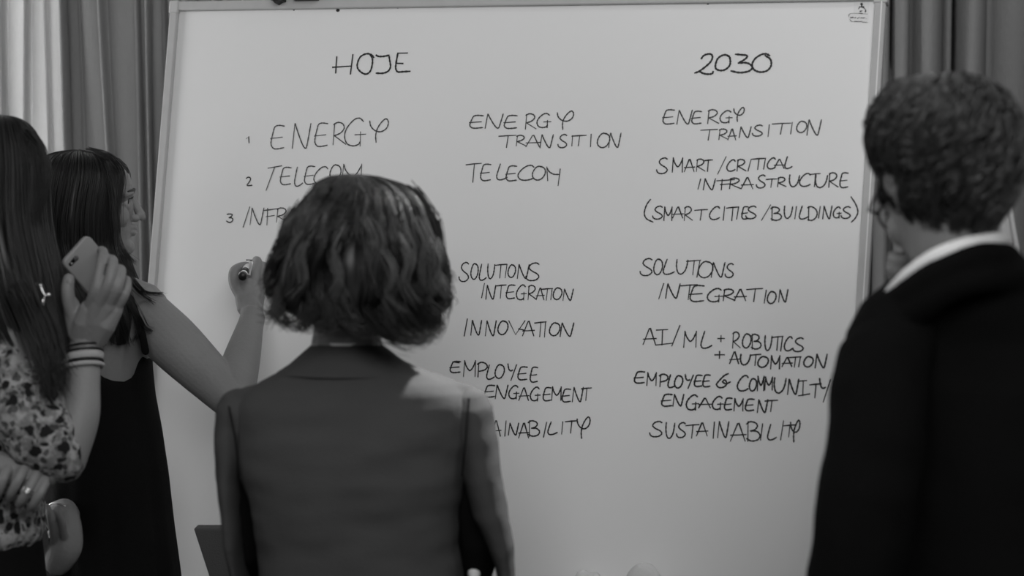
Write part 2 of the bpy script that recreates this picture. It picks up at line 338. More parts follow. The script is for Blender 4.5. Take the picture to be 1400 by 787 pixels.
# --- handwriting: pen strokes in unit boxes, placed letter by letter on the board
def cr(pts, k=6):
    p = [np.array(q, float) for q in pts]; p = [2*p[0]-p[1]]+p+[2*p[-1]-p[-2]]; out = []
    for i in range(1, len(p)-2):
        for j in range(k):
            t = j/k; out.append(.5*((2*p[i])+(-p[i-1]+p[i+1])*t+(2*p[i-1]-5*p[i]+4*p[i+1]-p[i+2])*t*t+(-p[i-1]+3*p[i]-3*p[i+1]+p[i+2])*t**3))
    out.append(p[-2]); return out
Cc = lambda *p: ('c', p)
Ll = lambda *p: ('l', p)
G = {
 'A': [Ll((0, 1), (.48, .02), (.55, 0), (.95, 1)), Ll((.02, .68), (1, .64))],
 'B': [Ll((.12, 0), (.1, 1)), Cc((.0, .12), (.3, 0), (.7, .08), (.8, .25), (.6, .42), (.3, .48)), Cc((.3, .48), (.75, .5), (1, .7), (.85, .92), (.4, 1), (.02, .88))],
 'C': [Cc((1, .12), (.85, 0), (.55, .05), (.2, .32), (.0, .66), (.12, .92), (.4, 1), (.75, .95), (.98, .85))],
 'D': [Ll((.12, 0), (.08, 1)), Cc((.0, .08), (.4, 0), (.85, .2), (1, .5), (.85, .8), (.45, 1), (.02, .95))],
 'E': [Cc((1, .03), (.6, .0), (.32, .06), (.2, .25), (.06, .6), (.03, .82), (.2, .98), (.5, 1), (.95, .95)), Ll((.0, .56), (.85, .5))],
 'F': [Ll((.3, .0), (.25, 1)), Ll((.0, .12), (.4, .08), (1, .0)), Ll((.2, .5), (.75, .42))],
 'G': [Cc((.9, .12), (.72, .0), (.45, .06), (.12, .35), (.0, .65), (.12, .92), (.4, 1), (.65, .95), (.74, .85)), Ll((.76, .5), (.74, 1)), Ll((.5, .6), (1, .58))],
 'H': [Ll((.1, 0), (.1, 1)), Ll((.9, 0), (.9, 1)), Ll((0, .5), (.9, .5))],
 'I': [Ll((1, 0), (0, 1))],
 'Is': [Ll((.05, .04), (.72, .0)), Ll((.42, .02), (.38, .98)), Ll((0, 1), (1, .88))],
 'L': [Cc((.35, 0), (.15, .4), (.0, .78), (.12, .97), (.4, 1), (.75, .93), (1, .84))],
 'M': [Ll((0, 1), (.1, .0)), Cc((.1, .0), (.2, .3), (.42, .58), (.55, .62), (.75, .45), (.98, .05)), Ll((.98, .0), (.94, 1))],
 'N': [Ll((0, 1), (.14, .02)), Cc((.16, .0), (.3, .35), (.52, .8), (.66, .98), (.76, .96), (.86, .6), (1, .0))],
 'O': [Cc((.72, .06), (.5, 0), (.24, .14), (.03, .5), (.06, .82), (.35, 1), (.7, .9), (.96, .55), (.95, .22), (.74, .04), (.6, .03))],
 'P': [Ll((.14, .05), (.05, 1)), Cc((.0, .14), (.4, .0), (.85, .1), (1, .32), (.75, .52), (.2, .62))],
 'R': [Ll((.16, .05), (.04, 1)), Cc((.1, .1), (.4, .0), (.76, .06), (.88, .26), (.6, .48), (.12, .6)), Ll((.14, .6), (1, .98))],
 'S': [Cc((.96, .08), (.75, .0), (.4, .08), (.24, .28), (.45, .46), (.82, .62), (.95, .8), (.7, .97), (.3, 1), (.06, .9), (.0, .76))],
 'T': [Ll((.0, .08), (.5, .03), (1, .0)), Ll((.55, .02), (.44, 1))],
 'Ts': [Ll((.12, .1), (.55, .05), (1, .0)), Ll((.55, .05), (.0, 1))],
 'U': [Cc((.05, .0), (.0, .45), (.12, .88), (.4, 1), (.72, .8), (.9, .45), (1, .05))],
 'V': [Ll((.0, .0), (.42, 1), (1, .0))],
 'Y': [Cc((.0, .0), (.1, .3), (.3, .42), (.55, .38)), Ll((1, .05), (.35, 1))],
 'Yl': [Cc((.0, .1), (.06, .32), (.28, .5), (.6, .55), (.9, .4), (1, .15), (.88, .0), (.66, .12), (.42, .4), (.32, .7), (.34, 1))],
 '/': [Ll((1, 0), (0, 1))], '(': [Cc((.7, 0), (.25, .25), (.0, .6), (.25, .85), (1, 1))], ')': [Cc((.0, 0), (.7, .3), (1, .6), (.6, .85), (.05, 1))],
 '+': [Ll((.5, 0), (.48, 1)), Ll((0, .5), (1, .48))],
 '&': [Cc((.85, .0), (.55, .15), (.2, .5), (.0, .78), (.2, 1), (.55, .95), (.75, .7), (.6, .45), (.45, .6), (.7, .72), (1, .6))],
 '2': [Cc((.0, .15), (.3, .0), (.65, .05), (.75, .25), (.5, .6), (.15, .9), (.3, 1), (1, .97))],
 '3': [Cc((.1, .05), (.5, .0), (.9, .08), (.75, .3), (.4, .45)), Cc((.4, .45), (.85, .5), (1, .7), (.75, .95), (.4, 1), (.0, .85))],
}
def writing(words, region, w, m, letters=(), raw=()):
    """letters: (glyph, x0, top, x1, bottom) read off an enlargement of that region of the board"""
    x0, y0, x1, y1 = region; s = 1400.0/(x1-x0); mb = MB(); strokes = []
    for g, a, t, c, b in letters:
        for kind, pts in G[g]:
            q = [(a+(c-a)*x, t+(b-t)*y) for x, y in pts]; strokes.append((kind, q))
    strokes += list(raw)
    for kind, q in strokes:
        q = cr(q) if kind == 'c' else [np.array(p, float) for p in q]
        B = [bd(x0+p[0]/s, y0+p[1]/s) for p in q]; n = len(B); v = []
        for i in range(n):
            t = B[min(i+1, n-1)]-B[max(i-1, 0)]; t = t/(np.linalg.norm(t)+1e-9); nrm = np.array([-t[1], t[0]])
            ww = w*(.5+.09*math.sin(i*1.7+len(strokes)+q[0][0]))*(.75 if i in (0, n-1) else 1)
            for sg in (-1, 1):
                c = B[i]+nrm*sg*ww+(t*w*.4*(1 if i == n-1 else -1 if i == 0 else 0)); v.append(bw(c[0], c[1], .0005))
        mb.add(v, [(2*i, 2*i+1, 2*i+3, 2*i+2) for i in range(n-1)])
    o = mb.build('handwriting', m, whiteboard, False)
    o['label'] = 'handwritten marker line reading '+words
THIN, MID, FAT = .0027, .0029, .0038
I1, I2 = M['ink_thin'], M['ink']
writing('HOJE', (440, 60, 580, 120), FAT, I2, raw=[
 Ll((205, 180), (190, 395)), Ll((425, 150), (392, 410)), Ll((150, 320), (400, 303)),
 Cc((710, 185), (680, 150), (615, 135), (530, 175), (487, 270), (495, 340), (550, 395), (610, 412), (665, 370), (692, 270), (690, 195), (665, 155)),
 Cc((745, 155), (780, 172), (850, 170), (918, 155)), Cc((918, 155), (930, 230), (940, 310), (910, 370), (840, 400), (745, 400)),
 Ll((1170, 125), (1040, 128)), Cc((1040, 128), (1015, 270), (1012, 340), (1040, 382), (1110, 380), (1205, 375)), Ll((1015, 265), (1108, 268))])
writing('2030', (930, 60, 1080, 120), FAT, I2, raw=[
 Cc((270, 188), (300, 150), (350, 130), (395, 133), (412, 170), (390, 225), (330, 285), (245, 348), (190, 370)), Cc((245, 348), (290, 375), (350, 386), (405, 380), (420, 355)),
 Cc((625, 165), (580, 140), (520, 155), (475, 195), (450, 270), (460, 320), (520, 340), (580, 325), (628, 280), (640, 230), (630, 170), (600, 145)),
 Cc((708, 132), (790, 140), (840, 145), (855, 165), (820, 200), (745, 245)), Cc((745, 245), (830, 240), (890, 260), (920, 300), (890, 340), (820, 362), (740, 365), (650, 345)),
 Cc((1140, 150), (1100, 128), (1040, 135), (960, 185), (918, 260), (935, 320), (980, 350), (1040, 360), (1110, 340), (1155, 290), (1162, 230), (1140, 185), (1085, 150))])
writing('1', (320, 150, 550, 210), THIN, I2, raw=[Ll((105, 240), (122, 222), (125, 275))])
writing('ENERGY beside the 1', (320, 150, 550, 210), THIN, I1, [('E', 305, 130, 420, 325), ('N', 485, 115, 640, 320), ('E', 670, 110, 780, 305), ('R', 820, 105, 930, 290), ('G', 920, 70, 1095, 300), ('Yl', 1130, 75, 1285, 270)])
writing('2', (320, 215, 510, 270), THIN, I2, [('2', 125, 200, 180, 285)])
writing('TELECOM beside the 2', (320, 215, 510, 270), THIN, I1, [('Ts', 325, 85, 480, 330), ('E', 465, 100, 575, 275), ('L', 610, 100, 690, 290), ('E', 708, 88, 815, 272), ('C', 805, 95, 945, 270), ('O', 965, 75, 1080, 230), ('M', 1085, 70, 1290, 270)])
writing('3', (300, 270, 420, 320), THIN, I2, [('3', 115, 260, 215, 395)])
writing('INFRA beside the 3', (300, 270, 420, 320), THIN, I1, [('I', 380, 150, 485, 470), ('N', 490, 170, 710, 430), ('F', 700, 175, 935, 435), ('R', 905, 165, 1085, 390), ('A', 1090, 175, 1240, 400)])
writing('ENERGY, middle column', (630, 140, 870, 210), THIN, I1, [('E', 70, 103, 180, 205), ('N', 195, 93, 338, 205), ('E', 345, 103, 450, 207), ('R', 512, 90, 600, 212), ('G', 608, 88, 718, 200), ('Yl', 770, 68, 900, 215)])
writing('TRANSITION, middle column', (630, 140, 870, 210), THIN, I1, [('T', 305, 262, 440, 358), ('R', 440, 262, 515, 345), ('A', 520, 260, 632, 352), ('N', 632, 258, 738, 360), ('S', 775, 255, 848, 360), ('I', 886, 265, 892, 345), ('T', 888, 262, 1000, 345), ('I', 1035, 255, 1040, 352), ('O', 1088, 245, 1190, 360), ('N', 1180, 245, 1278, 358)])
writing('TELECOM, middle column', (630, 210, 790, 270), THIN, I1, [('T', 65, 115, 245, 340), ('E', 235, 125, 360, 322), ('L', 430, 125, 555, 312), ('E', 540, 145, 670, 325), ('C', 685, 140, 875, 318), ('O', 855, 150, 1015, 315)],
 [Ll((1030, 160), (1040, 320)), Cc((1030, 170), (1060, 215), (1110, 245), (1170, 248)), Ll((1190, 185), (1165, 380))])
writing('SOLUTIONS, middle column', (620, 345, 800, 420), THIN, I2, [('S', 60, 105, 165, 308), ('O', 185, 118, 265, 285), ('L', 275, 125, 348, 295), ('U', 365, 122, 440, 278), ('T', 440, 125, 560, 270), ('I', 550, 125, 570, 268), ('O', 580, 130, 662, 265), ('N', 680, 130, 805, 275), ('S', 770, 110, 915, 298)])
writing('INTEGRATION, middle column', (620, 345, 800, 420), THIN, I2, [('I', 300, 330, 330, 480), ('N', 345, 350, 450, 495), ('T', 450, 345, 560, 485), ('E', 560, 345, 655, 490), ('G', 670, 345, 775, 502), ('R', 790, 350, 880, 500), ('A', 880, 375, 965, 500), ('T', 935, 382, 1055, 505), ('I', 1035, 385, 1050, 500), ('O', 1060, 375, 1155, 500), ('N', 1165, 390, 1275, 508)])
writing('INNOVATION', (620, 425, 800, 475), MID, I2, [('I', 115, 85, 148, 265), ('N', 185, 100, 300, 255), ('N', 340, 105, 455, 262), ('O', 472, 105, 582, 250), ('V', 590, 105, 760, 250), ('A', 735, 105, 860, 262), ('T', 865, 115, 985, 270), ('I', 968, 115, 980, 275), ('O', 1020, 125, 1135, 262), ('N', 1135, 128, 1280, 268)], [Ll((695, 190), (745, 200))])
writing('EMPLOYEE, middle column', (605, 480, 825, 560), MID, I2, [('E', 65, 88, 158, 185), ('M', 183, 82, 290, 218), ('P', 305, 95, 390, 222), ('L', 385, 120, 450, 243), ('O', 457, 115, 540, 235), ('Y', 570, 110, 645, 252), ('E', 655, 135, 738, 248), ('E', 762, 138, 828, 268)], [Ll((90, 92), (145, 100))])
writing('ENGAGEMENT, middle column', (605, 480, 825, 560), MID, I2, [('E', 365, 295, 455, 398), ('N', 460, 295, 570, 410), ('G', 578, 298, 665, 412), ('A', 665, 315, 752, 425), ('G', 765, 312, 850, 430), ('E', 875, 315, 945, 430), ('M', 950, 310, 1035, 425), ('E', 1040, 328, 1115, 440), ('N', 1130, 315, 1225, 438), ('T', 1210, 318, 1295, 425)])
writing('SUSTAINABILITY, middle column', (660, 560, 820, 610), MID, I2, [('S', -420, 120, -330, 300), ('U', -300, 120, -210, 300), ('S', -190, 120, -110, 300), ('T', -90, 120, 30, 300), ('A', 100, 125, 218, 312), ('I', 265, 135, 280, 312), ('N', 308, 160, 430, 300), ('A', 430, 155, 555, 335), ('B', 545, 130, 680, 315), ('I', 765, 325, 728, 150), ('L', 780, 145, 890, 295), ('I', 958, 288, 945, 145), ('T', 990, 130, 1130, 275), ('Yl', 1130, 85, 1285, 340)])
writing('ENERGY, right column', (895, 140, 1135, 200), THIN, I1, [('E', 65, 58, 158, 172), ('N', 178, 63, 300, 172), ('E', 295, 70, 375, 170), ('R', 420, 58, 510, 168), ('G', 522, 65, 618, 162), ('Yl', 632, 40, 715, 152)])
writing('TRANSITION, right column', (895, 140, 1135, 200), THIN, I1, [('T', 370, 215, 500, 300), ('R', 510, 212, 585, 295), ('A', 585, 210, 650, 298), ('N', 675, 195, 770, 280), ('S', 780, 180, 862, 268), ('I', 905, 180, 915, 270), ('T', 940, 165, 1085, 252), ('I', 1098, 250, 1085, 160), ('O', 1132, 150, 1215, 240), ('N', 1215, 140, 1330, 260)])
writing('SMART/CRITICAL', (885, 205, 1175, 270), THIN, I2, [('S', 62, 52, 135, 155), ('M', 165, 52, 235, 145), ('A', 245, 60, 312, 142), ('R', 322, 60, 380, 140), ('T', 372, 65, 430, 140), ('/', 465, 45, 520, 158), ('C', 525, 65, 580, 140), ('R', 590, 62, 650, 138), ('I', 665, 62, 685, 138), ('T', 692, 55, 775, 128), ('I', 768, 55, 780, 125), ('C', 792, 52, 845, 125), ('A', 838, 60, 905, 120), ('L', 908, 45, 955, 122)])
writing('INFRASTRUCTURE', (885, 205, 1175, 270), THIN, I2, [('I', 335, 192, 352, 258), ('N', 370, 190, 450, 262), ('F', 460, 195, 575, 262), ('R', 540, 185, 615, 255), ('A', 620, 180, 700, 255), ('S', 720, 165, 780, 250), ('T', 785, 190, 855, 245), ('R', 858, 180, 915, 242), ('U', 938, 165, 1005, 242), ('C', 1005, 155, 1075, 240), ('T', 1075, 155, 1140, 240), ('U', 1110, 165, 1190, 248), ('R', 1195, 150, 1258, 245), ('E', 1270, 150, 1325, 248)])
writing('(SMART CITIES/BUILDINGS)', (870, 260, 1190, 315), THIN, I2, [('(', 48, 55, 100, 190), ('S', 98, 95, 158, 172), ('M', 165, 100, 215, 180), ('A', 218, 98, 280, 165), ('R', 285, 98, 335, 180), ('T', 350, 115, 425, 178), ('C', 438, 98, 498, 175), ('I', 520, 98, 528, 178), ('T', 540, 100, 610, 180), ('I', 600, 100, 612, 172), ('E', 630, 98, 670, 172), ('S', 655, 95, 718, 170), ('/', 750, 88, 803, 178), ('B', 805, 100, 868, 180), ('U', 885, 95, 935, 168), ('I', 948, 98, 958, 170), ('L', 975, 95, 1025, 172), ('D', 1025, 98, 1082, 180), ('I', 1090, 98, 1100, 165), ('N', 1115, 95, 1170, 170), ('G', 1178, 100, 1225, 165), ('S', 1225, 98, 1282, 168), (')', 1285, 40, 1325, 190)])
writing('SOLUTIONS, right column', (865, 340, 1095, 420), THIN, I2, [('S', 62, 80, 165, 222), ('O', 175, 85, 250, 215), ('L', 255, 88, 345, 212), ('U', 365, 90, 460, 210), ('T', 450, 95, 565, 215), ('I', 535, 100, 560, 235), ('O', 545, 105, 670, 240), ('N', 655, 115, 768, 235), ('S', 770, 122, 840, 238)])
writing('INTEGRATION, right column', (865, 340, 1095, 420), MID, I2, [('I', 218, 290, 258, 415), ('N', 275, 292, 395, 410), ('T', 402, 298, 540, 420), ('E', 475, 305, 595, 438), ('G', 622, 330, 750, 440), ('R', 750, 335, 850, 430), ('A', 845, 335, 945, 430), ('T', 950, 330, 1080, 438), ('I', 1095, 345, 1112, 450), ('O', 1120, 355, 1195, 455), ('N', 1215, 340, 1292, 442)])
writing('AI/ML + ROBOTICS', (870, 440, 1145, 515), MID, I2, [('A', 48, 42, 138, 155), ('Is', 135, 52, 250, 160), ('/', 248, 25, 303, 165), ('M', 330, 65, 420, 175), ('L', 450, 65, 525, 182), ('+', 568, 95, 612, 135), ('R', 668, 70, 722, 180), ('O', 738, 82, 800, 180), ('B', 800, 85, 868, 188), ('U', 895, 95, 945, 198), ('T', 945, 100, 1020, 195), ('I', 1005, 100, 1018, 200), ('C', 1030, 103, 1085, 200), ('S', 1090, 110, 1165, 205)])
writing('+ AUTOMATION', (870, 440, 1145, 515), .0032, I2, [('+', 548, 205, 612, 252), ('A', 650, 205, 715, 288), ('U', 725, 225, 795, 298), ('T', 795, 225, 865, 300), ('O', 845, 240, 920, 315), ('M', 935, 235, 1000, 325), ('A', 1015, 245, 1085, 308), ('T', 1065, 242, 1145, 312), ('I', 1130, 245, 1142, 310), ('O', 1165, 240, 1232, 312), ('N', 1245, 225, 1328, 318)])
writing('EMPLOYEE & COMMUNITY', (860, 500, 1145, 570), .0032, I2, [('E', 35, 38, 105, 115), ('M', 120, 45, 185, 130), ('P', 205, 55, 262, 138), ('L', 262, 60, 310, 145), ('O', 305, 65, 362, 148), ('Y', 378, 58, 432, 150), ('E', 438, 62, 490, 138), ('E', 495, 60, 545, 140), ('&', 588, 52, 680, 145), ('C', 728, 65, 800, 168), ('O', 808, 85, 858, 168), ('M', 862, 70, 908, 165), ('M', 912, 75, 965, 160), ('U', 975, 80, 1055, 182), ('N', 1065, 90, 1140, 190), ('Is', 1140, 98, 1212, 200), ('T', 1215, 120, 1290, 212), ('Y', 1280, 85, 1352, 240)])
writing('ENGAGEMENT, right column', (860, 500, 1145, 570), .0032, I2, [('E', 218, 190, 290, 270), ('N', 295, 192, 368, 268), ('G', 385, 195, 468, 295), ('A', 468, 215, 550, 280), ('G', 560, 205, 632, 292), ('E', 640, 215, 692, 295), ('M', 705, 220, 768, 300), ('E', 780, 222, 840, 300), ('N', 862, 228, 932, 312), ('T', 915, 230, 998, 305)])
writing('SUSTAINABILITY, right column', (880, 560, 1105, 610), MID, I2, [('S', 52, 98, 160, 228), ('U', 190, 108, 265, 242), ('S', 280, 108, 358, 235), ('T', 360, 125, 470, 240), ('A', 450, 108, 545, 220), ('I', 592, 105, 602, 240), ('N', 630, 100, 725, 235), ('A', 738, 112, 870, 265), ('B', 875, 100, 990, 265), ('I', 995, 120, 1012, 255), ('L', 1055, 125, 1128, 255), ('I', 1165, 95, 1190, 255), ('T', 1190, 128, 1290, 228), ('Yl', 1250, 88, 1330, 272)])
# the stroke being written, by the pen tip
writing('a short stroke under the pen', (290, 330, 390, 450), .0035, I2, raw=[Ll((662, 353), (785, 358))])
# stickers in the upper right corner: a seated figure and a worn strip
sx = lambda x, y: bd(1150+x/22.483, y/22.483)
def bpoly(mb, pts, h):
    q = [sx(*p) for p in pts]; n = len(q)
    v = [bw(a, b, .0003) for a, b in q]+[bw(a, b, h) for a, b in q]
    mb.add(v, [tuple(range(n, 2*n))]+[(i, (i+1) % n, n+(i+1) % n, n+i) for i in range(n)])
def disc(cx, cy, r, k=14): return [(cx+r*math.cos(2*PI*i/k), cy+r*math.sin(2*PI*i/k)) for i in range(k)]
mb = MB(); bpoly(mb, [(395, 45), (860, 45), (872, 95), (850, 415), (380, 415)], .0006); st = mb.build('sticker', M['sticker'], whiteboard, False, 'small pale square sticker with a black figure emblem')
mb = MB(); bpoly(mb, disc(630, 130, 42), .001); bpoly(mb, [(610, 160), (655, 160), (660, 200), (710, 190), (712, 225), (680, 262), (645, 235), (600, 235), (580, 215), (610, 195)], .001)
bpoly(mb, [(760, 300), (780, 330), (760, 380), (725, 375), (735, 330)], .001)
mb.build('emblem', M['ink'], st, False)
mb = MB(); bpoly(mb, [(520, 290), (560, 190), (590, 215), (545, 285)], .001); bpoly(mb, [(690, 250), (720, 235), (760, 290), (740, 310)], .001)
bpoly(mb, [(570, 330), (660, 325), (650, 345), (590, 375), (570, 370)], .001); bpoly(mb, [(540, 400), (660, 402), (660, 422), (540, 420)], .001)
mb.build('emblem', M['ink_thin'], st, False, 'grey lower part of the figure emblem')
mb = MB(); bpoly(mb, [(240, 440), (290, 415), (820, 440), (850, 470), (840, 690), (330, 660), (280, 600), (235, 530)], .0008); st = mb.build('sticker', M['sticker'], whiteboard, False, 'worn pill-shaped sticker strip with dark lettering')
mb = MB()
for (x, y, w, h) in ((285, 525, 40, 40), (330, 520, 50, 40), (400, 535, 22, 30), (430, 532, 35, 30), (500, 550, 24, 34), (535, 530, 30, 34), (590, 540, 34, 26), (632, 538, 28, 30), (668, 540, 38, 34), (712, 540, 34, 18), (770, 570, 22, 14)):
    bpoly(mb, [(x, y), (x+w, y+2), (x+w-6, y+h), (x-4, y+h-3)], .0012)
for q_ in ([(232, 520), (236, 450), (262, 424), (300, 414), (300, 422), (268, 434), (246, 456), (243, 520)], [(300, 412), (560, 410), (560, 417), (300, 420)], [(275, 590), (300, 635), (350, 664), (348, 672), (292, 645), (265, 595)], [(600, 425), (820, 432), (820, 438), (600, 432)]): bpoly(mb, q_, .0012)
for (a, b, c, d) in ((240, 440, 265, 450), (236, 460, 250, 490)): bpoly(mb, [(a, b), (c, b+6), (c-8, d), (a-6, d)], .0012)
bpoly(mb, [(400, 652), (660, 655), (660, 668), (400, 668)], .0012); bpoly(mb, [(660, 676), (800, 682), (800, 690), (660, 690)], .0012)
mb.build('lettering', M['ink'], st, False)
# ink nicks just under the top rail
for px, py, r in ((402, 13.8, 1.0), (462, 14.2, 2.2), (968, 5.2, 1.2), (544, 11, .8)):
    mb = MB(); c = bd(px, py)
    v = [bw(c[0]+r*.0016*math.cos(i*PI/4)*1.3, c[1]+r*.0016*math.sin(i*PI/4), .0004) for i in range(8)]; mb.add(v, [tuple(range(8))])
    mb.build('ink_spot', M['ink'], whiteboard, False)
# wiping cloth crumpled on the tray
mb = MB(); v = []; nu, nv = 40, 14
cu, cv = bd(850, 787); u0 = bd(785, 787)[0]; u1 = bd(930, 787)[0]; base = vB-FWI+.006
tz = max(.03, bd(850, 762)[1]-base)
for j in range(nv+1):
    for i in range(nu+1):
        x, y = i/nu, j/nv
        hgt = tz*(1.0*math.exp(-((x-.72)/.24)**4)+.84*math.exp(-((x-.2)/.2)**4))*(math.sin(PI*min(max(y, .02), .98))**.7)+.004*math.sin(x*31+y*9)*math.sin(PI*y)
        v.append(bw(u0+(u1-u0)*x, base+max(.002, min(hgt, tz)), .012+.066*y))
n = nu+1; mb.add(v, [(j*n+i, j*n+i+1, (j+1)*n+i+1, (j+1)*n+i) for j in range(nv) for i in range(nu)])
put(mb.build('wiping_cloth', M['tray_cloth']), 'pale crumpled wiping cloth lying at the bottom edge of the whiteboard', 'cloth').modifiers.new('t', 'SOLIDIFY').thickness = .0025
# ------------------------------------------------------------------ people: shared builders
def frame(c, yaw, pitch=0, roll=0, s=1.0):
    """head frame: local +X looks ahead; yaw 0 looks along +X, 90 looks away from the camera"""
    R = Matrix.Rotation(math.radians(yaw), 3, 'Z') @ Matrix.Rotation(math.radians(pitch), 3, 'Y') @ Matrix.Rotation(math.radians(roll), 3, 'X')
    R = np.array(R)*s; c = np.asarray(c, float)
    return lambda p: c+R @ np.asarray(p, float), R
HS = [(-.112, .070, .034, .012), (-.104, .080, .008, .028), (-.090, .0845, -.012, .040), (-.075, .080, -.035, .049), (-.055, .084, -.055, .0555), (-.037, .083, -.075, .061),
      (-.015, .080, -.088, .0665), (.005, .0775, -.096, .070), (.022, .084, -.100, .072), (.042, .0865, -.102, .0735), (.062, .081, -.098, .0735), (.080, .066, -.085, .067), (.096, .042, -.062, .050), (.106, .018, -.038, .030), (.111, .0, -.022, .012)]
def head(mb, F, R, nose=1.0):
    n = 32; rings = []
    for z, xf, xb, w in HS:
        th = np.arange(n)*2*PI/n; c, s = np.cos(th), np.sin(th); mid = (xf+xb)/2; hx = (xf-xb)/2
        yy = np.sign(s)*np.abs(s)**.92*w; xx = mid+np.sign(c)*np.abs(c)**.95*hx
        rings.append(np.array([F((x, y, z)) for x, y in zip(xx, yy)]))
    mb.rings(rings)
    sc = np.linalg.norm(R[:, 0]); t = lambda pts, r, **k: mb.tube([F(p) for p in pts], np.array(r)*sc, 10, **k)
    t([(.076, 0, .020), (.087, 0, .006), (.097, 0, -.012), (.1035, 0, -.0255)], [.008, .0085, .0095, .0105])   # nose bridge and tip
    for sg in (-1, 1):
        mb.ell(F((.090, sg*.0125, -.030)), np.array((.011, .008, .0085))*sc)
        t([(.079, sg*.012, .021), (.079, sg*.030, .0265), (.068, sg*.048, .021)], [.009, .009, .008])        # brow ridge
        mb.ell(F((.052, sg*.036, -.026)), np.array((.026, .022, .026))*sc)                                       # cheek
        mb.ell(F((.074, sg*.017, -.008)), np.array((.013, .012, .024))*sc)                                        # side of the nose
        # ear: rim, lobe and bowl
        rim = [(.010, sg*.071, .012), (-.002, sg*.079, .030), (-.016, sg*.084, .027), (-.021, sg*.083, .008), (-.014, sg*.078, -.014), (-.002, sg*.073, -.026)]
        t(rim, [.005, .0055, .0055, .005, .006, .006]); mb.ell(F((-.007, sg*.076, .003)), np.array((.012, .006, .020))*sc)
        t([(.070, sg*.017, .013), (.0755, sg*.030, .0145), (.067, sg*.045, .010)], [.005, .0055, .004])          # upper lid
        t([(.070, sg*.018, -.001), (.073, sg*.031, -.005), (.066, sg*.044, -.001)], [.0045, .005, .004])         # lower lid
    mb.tube([F((.072, -.022, -.052)), F((.086, -.010, -.0485)), F((.0885, 0, -.0495)), F((.086, .010, -.0485)), F((.072, .022, -.052))], np.array([.003, .0062, .0065, .0062, .003])*sc, 10)
    mb.tube([F((.072, -.020, -.056)), F((.084, -.010, -.0605)), F((.0865, 0, -.0615)), F((.084, .010, -.0605)), F((.072, .020, -.056))], np.array([.003, .0068, .0075, .0068, .003])*sc, 10)
    mb.ell(F((.075, 0, -.093)), np.array((.014, .018, .015))*sc)                                               # chin
def face_parts(person, F, R, hair_mat):
    sc = np.linalg.norm(R[:, 0]); Rn = R/sc
    for sg in (-1, 1):
        mb = MB(); mb.ell(F((.0640, sg*.0305, .0055)), .0122*sc); e = mb.build('eye', M['eye'], person)
        mb = MB(); mb.ell(F((.0738, sg*.0315, .0055)), np.array((.0032, .0058, .0058))*sc, Rn); mb.build('iris', M['iris'], e)
        mb = MB(); mb.tube([F((.0855, sg*.014, .0245)), F((.0870, sg*.028, .0305)), F((.0740, sg*.050, .0265))], np.array((.0036, .0042, .0018))*sc, 8); mb.build('eyebrow', hair_mat, person)
        mb = MB()
        for k in range(9):
            a = -.6+k*.15; p = np.array((.0775-.010*a*a, sg*(.031+.016*a), .0115-.003*a*a)); mb.tube([F(p), F(p+np.array((.006, sg*.002, .001))), F(p+np.array((.009, sg*.003, .005)))], np.array((.0006, .0005, .0002))*sc, 4, round_ends=False)
        mb.build('eyelashes', hair_mat, person)
    mb = MB(); mb.tube([F((.078, -.0185, -.0535)), F((.0905, -.006, -.0515)), F((.0918, 0, -.0525)), F((.0905, .006, -.0515)), F((.078, .0185, -.0535))], np.array((.001, .0030, .0030, .0030, .001))*sc, 8)
    mb.tube([F((.078, -.0165, -.057)), F((.0885, -.006, -.0605)), F((.0905, 0, -.0610)), F((.0885, .006, -.0605)), F((.078, .0165, -.057))], np.array((.001, .0036, .0040, .0036, .001))*sc, 8)
    mb.build('lips', M['lip'], person)

def legs(mb, x, y, zhip, r0=.082, r1=.05, gap=.09, za=.07):
    for s in (-1, 1):
        mb.tube([(x+s*gap, y, zhip), (x+s*gap, y, zhip*.75), (x+s*gap, y+.01, zhip*.5), (x+s*gap, y, zhip*.25), (x+s*gap, y, za)], [r0, r0*.95, r0*.78, r1*1.15, r1], 16, round_ends=False)
def shoes(person, x, y, fwd, gap=.09, m=None, L=.25):
    f = np.array((math.cos(math.radians(fwd)), math.sin(math.radians(fwd)), 0)); s = np.array((-f[1], f[0], 0)); Mx = np.stack([f, s, (0, 0, 1)], 1)
    for sg in (-1, 1):
        c = np.array((x+sg*gap, y, 0))
        mb = MB(); mb.tube([c-f*.05+(0, 0, .045), c+f*.03+(0, 0, .047), c+f*.10+(0, 0, .036), c+f*(L-.09)+(0, 0, .028)], [.040, .042, .040, .028], 14, side=(0, 0, 1), ratio=.9)
        mb.tube([c-f*.02+(0, 0, .05), c-f*.015+(0, 0, .10)], [.040, .040], 14)
        sh = blend('shoe', mb, m or M['black'], person, .006, 3)
        mb = MB(); mb.box(c+f*.06+(0, 0, .008), (.26, .072, .014), Mx); bevel(mb.build('sole', M['black'], sh, False), .006, 3)
def finger(mb, pts, r0, r1=None, d=None):
    r1 = r1 or r0*.82; n = len(pts); stube(mb, pts, [r0+(r1-r0)*i/(n-1) for i in range(n)], 12)
